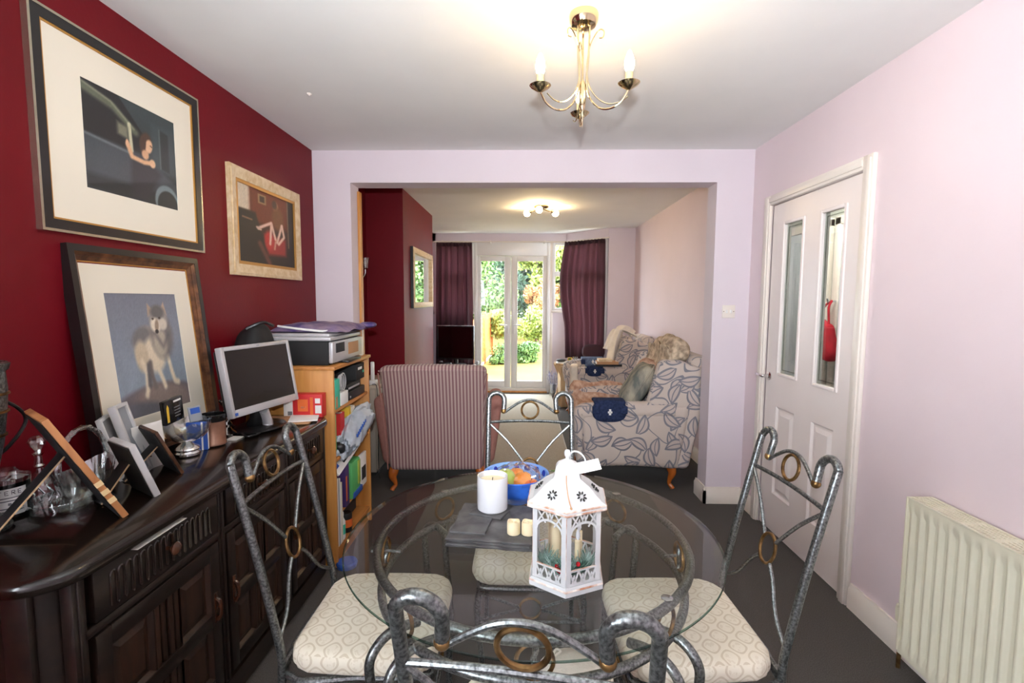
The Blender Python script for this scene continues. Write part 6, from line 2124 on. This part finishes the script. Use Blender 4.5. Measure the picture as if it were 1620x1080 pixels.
o = thing('wall_cable', 'thin dark cable hanging down the side of the beige cabinet', 'cable', (-1.118, 3.79, 0))
part(o, 'cord', B().tube([(-1.21, 3.83, .729), (-1.16, 3.79, .735), (-1.145, 3.775, .66), (-1.138, 3.77, .45), (-1.146, 3.772, .25), (-1.14, 3.76, .05), (-1.12, 3.72, .006)], .003, 6, sub=6), 'black')
# wall light
o = thing('wall_light', 'small glass wall light on a curved chrome arm by the chimney breast', 'wall light', (XL, 4.2, 1.62))
part(o, 'back_plate', B().lathe([(.035, 0), (.035, .008), (.012, .018), (0, .018)], 18, X=frame_mat((XL, 4.2, 1.60), (0, 1, 0), (0, 0, 1))), 'chrome')
part(o, 'arm', B().tube([(XL + .01, 4.2, 1.60), (XL + .045, 4.2, 1.59), (XL + .068, 4.2, 1.62), (XL + .072, 4.2, 1.66)], .006, 8, sub=5), 'chrome')
part(o, 'glass_shade', B().lathe([(.014, 0), (.026, .012), (.030, .05), (.036, .10), (.034, .10), (.027, .05), (.022, .014)], 16, (XL + .072, 4.2, 1.66)), 'crystal')
part(o, 'bulb', B().ell((XL + .072, 4.2, 1.71), (.012, .012, .024), 12, 8), 'ceramic')
# mirror on the chimney breast
o = thing('wall_mirror', 'cream framed mirror on the chimney breast reflecting the garden', 'mirror', (-1.09, 5.24, 1.62))
X = frame_mat((-1.0945, 4.74, 1.325), (0, 1, 0), (0, 0, 1))
b = B()
w_, h_ = 1.0, .59
rect_frame(b, X, 0, 0, w_, h_, .055, .002, .035, .006)
part(o, 'frame_rail', b, 'fr_cream')
b = B()
rect_frame(b, X, -.003, -.003, w_ + .003, h_ + .003, .004, 0, .028, 0)
part(o, 'frame_side', b, 'fr_black')
mm_ = bpy.data.materials.new('mirror_glass')
mm_.use_nodes = True
q = mm_.node_tree.nodes['Principled BSDF']
q.inputs['Metallic'].default_value = 1
q.inputs['Roughness'].default_value = .01
q.inputs['Base Color'].default_value = (.88, .9, .88, 1)
part(o, 'mirror_plate', B().box(.05, .05, .004, w_ - .05, h_ - .05, .012, X=X), mm_)

# curtains and their rail
def curtain(name, label, path, ztop, zbot, folds, amp, hem=None, flare=None):
    """path: list of (x, y) along the rail; flare(s, t) shifts a point along the path as it falls"""
    P = [Vector((x, y, 0)) for x, y in path]
    cum = [0]
    for a, c in zip(P[:-1], P[1:]):
        cum.append(cum[-1] + (c - a).length)
    Ltot = cum[-1]
    def pos(s):
        d = s * Ltot
        i = 0
        if d <= 0:
            return P[0] + (P[1] - P[0]).normalized() * d, (P[1] - P[0]).normalized()
        while i < len(cum) - 2 and cum[i + 1] < d:
            i += 1
        tn = (P[i + 1] - P[i]).normalized()
        return P[i] + tn * (d - cum[i]), tn
    def f(u, v):
        s = flare(u, v) if flare else u
        p, tn = pos(s)
        nrm = Vector((tn.y, -tn.x, 0))
        ph = 2 * PI * folds * u
        a = amp * (.55 + .45 * min(1, v * 3)) * (math.sin(ph) + .35 * math.sin(2.3 * ph + 1.2 + 2 * v) + .25 * math.sin(.63 * ph + 4 * v))
        zb = zbot if hem is None else hem(u)
        z = ztop + .012 * math.sin(ph * 1.5) * (v < .02) - (ztop - zb) * v
        q = p + nrm * a
        return (q.x, q.y, z)
    o = thing(name, label, 'curtain', (P[0].x, P[0].y, zbot))
    t_ = part(o, 'cloth', B().grid(f, folds * 14, 26), 'plum_curtain', angle=80)
    md = t_.modifiers.new('thick', 'SOLIDIFY')
    md.thickness = .004
    def g(u, v):
        p, tn = pos(u)
        nrm = Vector((tn.y, -tn.x, 0))
        ph = 2 * PI * folds * 2 * u
        q = p + nrm * (.006 + .012 * math.sin(ph))
        return (q.x, q.y, ztop + .008 - .055 * v + .004 * math.sin(3 * ph))
    t_ = part(o, 'heading', B().grid(g, folds * 24, 3), 'plum_curtain', angle=80)
    md = t_.modifiers.new('thick', 'SOLIDIFY')
    md.thickness = .006
    return o
curtain('left_curtain', 'plum curtain behind the television, gathered to the left of the doors', [(-1.285, 7.26), (-.765, 7.26)], 2.235, .35, 5, .034,
        flare=lambda u, v: u + (u - .5) * .10 * v)
curtain('right_curtain', 'plum curtain pulled across the slanted right side of the bay', [(.60, 7.26), (.72, 7.16), (1.105, 6.805)], 2.245, .55, 6, .034,
        hem=lambda u: .56 + .02 * u, flare=lambda u, v: u + (-.12 * math.sin(PI * min(1, v * 1.4)) + .03 * v) * (1 - u) + .02 * v * u)
bpy.data.objects['left_curtain'].name = 'curtain'
bpy.data.objects['right_curtain'].name = 'curtain'
o = thing('curtain_rail', 'white curtain rail running round the bay above the French doors', 'curtain rail', (-.3, 7.26, 2.25))
part(o, 'rail', B().tube([(-1.36, 7.26, 2.256), (.58, 7.26, 2.256), (.64, 7.22, 2.256), (1.15, 6.745, 2.256)], .009, 8), 'white_gloss')
for x in (-1.2, -.5, .3):
    part(o, 'bracket', B().box(x - .01, 7.25, 2.25, x + .01, 7.418, 2.275, .002), 'white_gloss')
# plum cloth bundled on the window ledge under the right curtain's far edge
o = thing('plum_cushion', 'dark plum cushion on the bay ledge below the right curtain', 'cushion', (.98, 6.86, .74))
part(o, 'cover', B().ell((.97, 6.80, .70), (.16, .07, .10), pw=.7), 'plum_curtain')
part(o, 'seam', B().tube([(.82, 6.79, .70), (.97, 6.76, .78), (1.12, 6.79, .72)], .005, 6, sub=4), 'plum_curtain')

# ------------------------------------------------------------------ garden
struct('ground', B().box(-9, 7.66, -.30, 9, 28, -.16), 'lawn')
struct('trim_5', B().box(-1.5, 7.54, -.2, 1.6, 8.3, -.12, .01), 'beige_board')
def fence_panel(label, p0, p1, h, zb, nb):
    o = thing('fence_panel', label, 'fence', (p0[0], p0[1], zb), group='garden fence panels')
    d = Vector((p1[0] - p0[0], p1[1] - p0[1], 0))
    L_ = d.length
    X = frame_mat((p0[0], p0[1], zb), d, (0, 0, 1))
    for k in range(nb):
        z0_, z1_ = .05 + (h - .05) * k / nb, .05 + (h - .05) * (k + 1) / nb + .012
        b = B().add([(0, z0_, .018), (L_, z0_, .018), (L_, z1_, .004), (0, z1_, .004), (0, z0_, .008), (L_, z0_, .008), (L_, z1_, -.006), (0, z1_, -.006)],
                    [(0, 1, 2, 3), (7, 6, 5, 4), (0, 4, 5, 1), (1, 5, 6, 2), (2, 6, 7, 3), (3, 7, 4, 0)], X)
        part(o, 'board', b, 'fence')
    for xx in (0, L_ - .06):
        part(o, 'post', B().box(xx, 0, -.04, xx + .07, h + .08, .05, .004, X), 'fence')
    part(o, 'gravel_board', B().box(0, 0, -.01, L_, .06, .03, .004, X), 'render_pale')
    return o
fence_panel('orange boarded garden fence panel nearest the left door pane', (-1.13, 10.2), (-.99, 12.0), 1.12, -.16, 9)
fence_panel('second orange fence panel, farther down the garden', (-.985, 12.1), (-.92, 13.9), 1.20, -.16, 9)

def plant(name, label, cat, c, radii, n, size, mat, seed, trunk=None, group=None, shell=.45):
    o = thing(name, label, cat, (c[0], c[1], -.16), group=group)
    r_ = np.random.default_rng(seed)
    # a handful of overlapping lobes gives the crown its uneven outline
    lobes = [(np.array(c), np.array(radii) * .8)]
    for k in range(9):
        d = r_.normal(size=3)
        d /= np.linalg.norm(d)
        lobes.append((np.array(c) + d * np.array(radii) * r_.uniform(.4, .75), np.array(radii) * r_.uniform(.28, .5)))
    vs = np.empty((n, 4, 3))
    for k in range(n):
        lc, lr = lobes[int(r_.integers(len(lobes)))]
        d = r_.normal(size=3)
        d /= np.linalg.norm(d)
        p = lc + d * lr * (shell + (1 - shell) * r_.random())
        p[2] = max(p[2], -.14)
        a = r_.normal(size=3)
        a /= np.linalg.norm(a)
        b2 = np.cross(a, d + r_.normal(size=3) * .5)
        b2 /= (np.linalg.norm(b2) + 1e-9)
        s = size * r_.uniform(.6, 1.3)
        vs[k] = [p - a * s, p + b2 * s * .5, p + a * s, p - b2 * s * .5]
    b = B()
    b.v = [tuple(q) for q in (vs.reshape(-1, 3) - np.array([c[0], c[1], -.16]))]
    b.f = [(4 * k, 4 * k + 1, 4 * k + 2, 4 * k + 3) for k in range(n)]
    b.mi = [0] * n
    stuff(make('foliage', b, mat, o, uv=False, angle=0))
    tr = trunk or .04
    bt = B()
    base = Vector((0, 0, 0))
    topz = c[2] + .16
    bt.tube([base, (tr * .4, tr * .3, topz * .4), (-tr * .3, tr * .5, topz)], [tr, tr * .8, tr * .4], 8, sub=3)
    for k in range(4):
        a = 2 * PI * k / 4 + seed
        bt.tube([(0, 0, topz * .5), (radii[0] * .4 * math.cos(a), radii[1] * .4 * math.sin(a), topz + radii[2] * .3)], [tr * .5, tr * .2], 6)
    make('trunk', bt, 'bark', o)
    return o
plant('shrub', 'rounded bright green shrub seen low through the left door pane', 'shrub', (-.52, 12.0, .12), (.42, .36, .32), 2600, .045, 'leaf_b', 21)
plant('shrub', 'low green shrub seen low through the right door pane', 'shrub', (.05, 12.3, .10), (.42, .36, .36), 2600, .045, 'leaf_b', 22)
plant('shrub', 'yellow green shrub rising behind the fence through the left door pane', 'shrub', (-.45, 13.6, .75), (.55, .4, .50), 2600, .06, 'leaf_a', 23)
plant('shrub', 'yellow green shrub with pale tips behind the right door pane', 'shrub', (.35, 14.2, .80), (.60, .5, .60), 2600, .06, 'leaf_a', 24)
plant('tree', 'mid green bushy tree behind the garden fence on the left', 'tree', (-1.15, 16.2, 1.8), (1.1, .9, 1.2), 4200, .09, 'leaf_b', 25, .07)
plant('tree', 'tall blue green conifer at the back of the garden', 'tree', (-.35, 19.5, 3.1), (1.5, 1.2, 2.6), 5200, .12, 'leaf_c', 26, .12)
plant('tree', 'loose yellow green tree filling the top of the right door pane', 'tree', (.75, 18.0, 3.0), (1.2, 1.0, 1.9), 3600, .11, 'leaf_a', 27, .09)
plant('tree', 'rust tinted tree beside the conifer, through the right door pane', 'tree', (.55, 17.2, 1.55), (.75, .6, .75), 2200, .08, 'leaf_d', 28, .06)
plant('tree', 'green tree seen through the narrow side window of the bay', 'tree', (2.0, 16.8, 1.7), (1.1, 1.0, 1.6), 3800, .09, 'leaf_b', 29, .08)
plant('tree', 'pale green tree far left of the garden, mostly behind the curtain', 'tree', (-3.0, 18.5, 2.4), (1.8, 1.3, 2.3), 4200, .12, 'leaf_a', 30, .1)
plant('tree', 'dark green tree far right of the garden, caught only in the mirror', 'tree', (4.6, 17.5, 2.2), (1.8, 1.5, 2.4), 4200, .12, 'leaf_c', 31, .1)
plant('tree', 'wide green tree behind the rust tinted one, filling the right door pane', 'tree', (.9, 20.5, 2.4), (2.0, 1.3, 2.6), 5200, .12, 'leaf_b', 32, .12)
plant('hedge', 'tall mixed green hedge closing off the end of the garden', 'hedge', (.3, 22.8, 1.6), (5.5, .9, 2.0), 7000, .15, 'leaf_b', 33, .1)
bpy.context.view_layer.update()
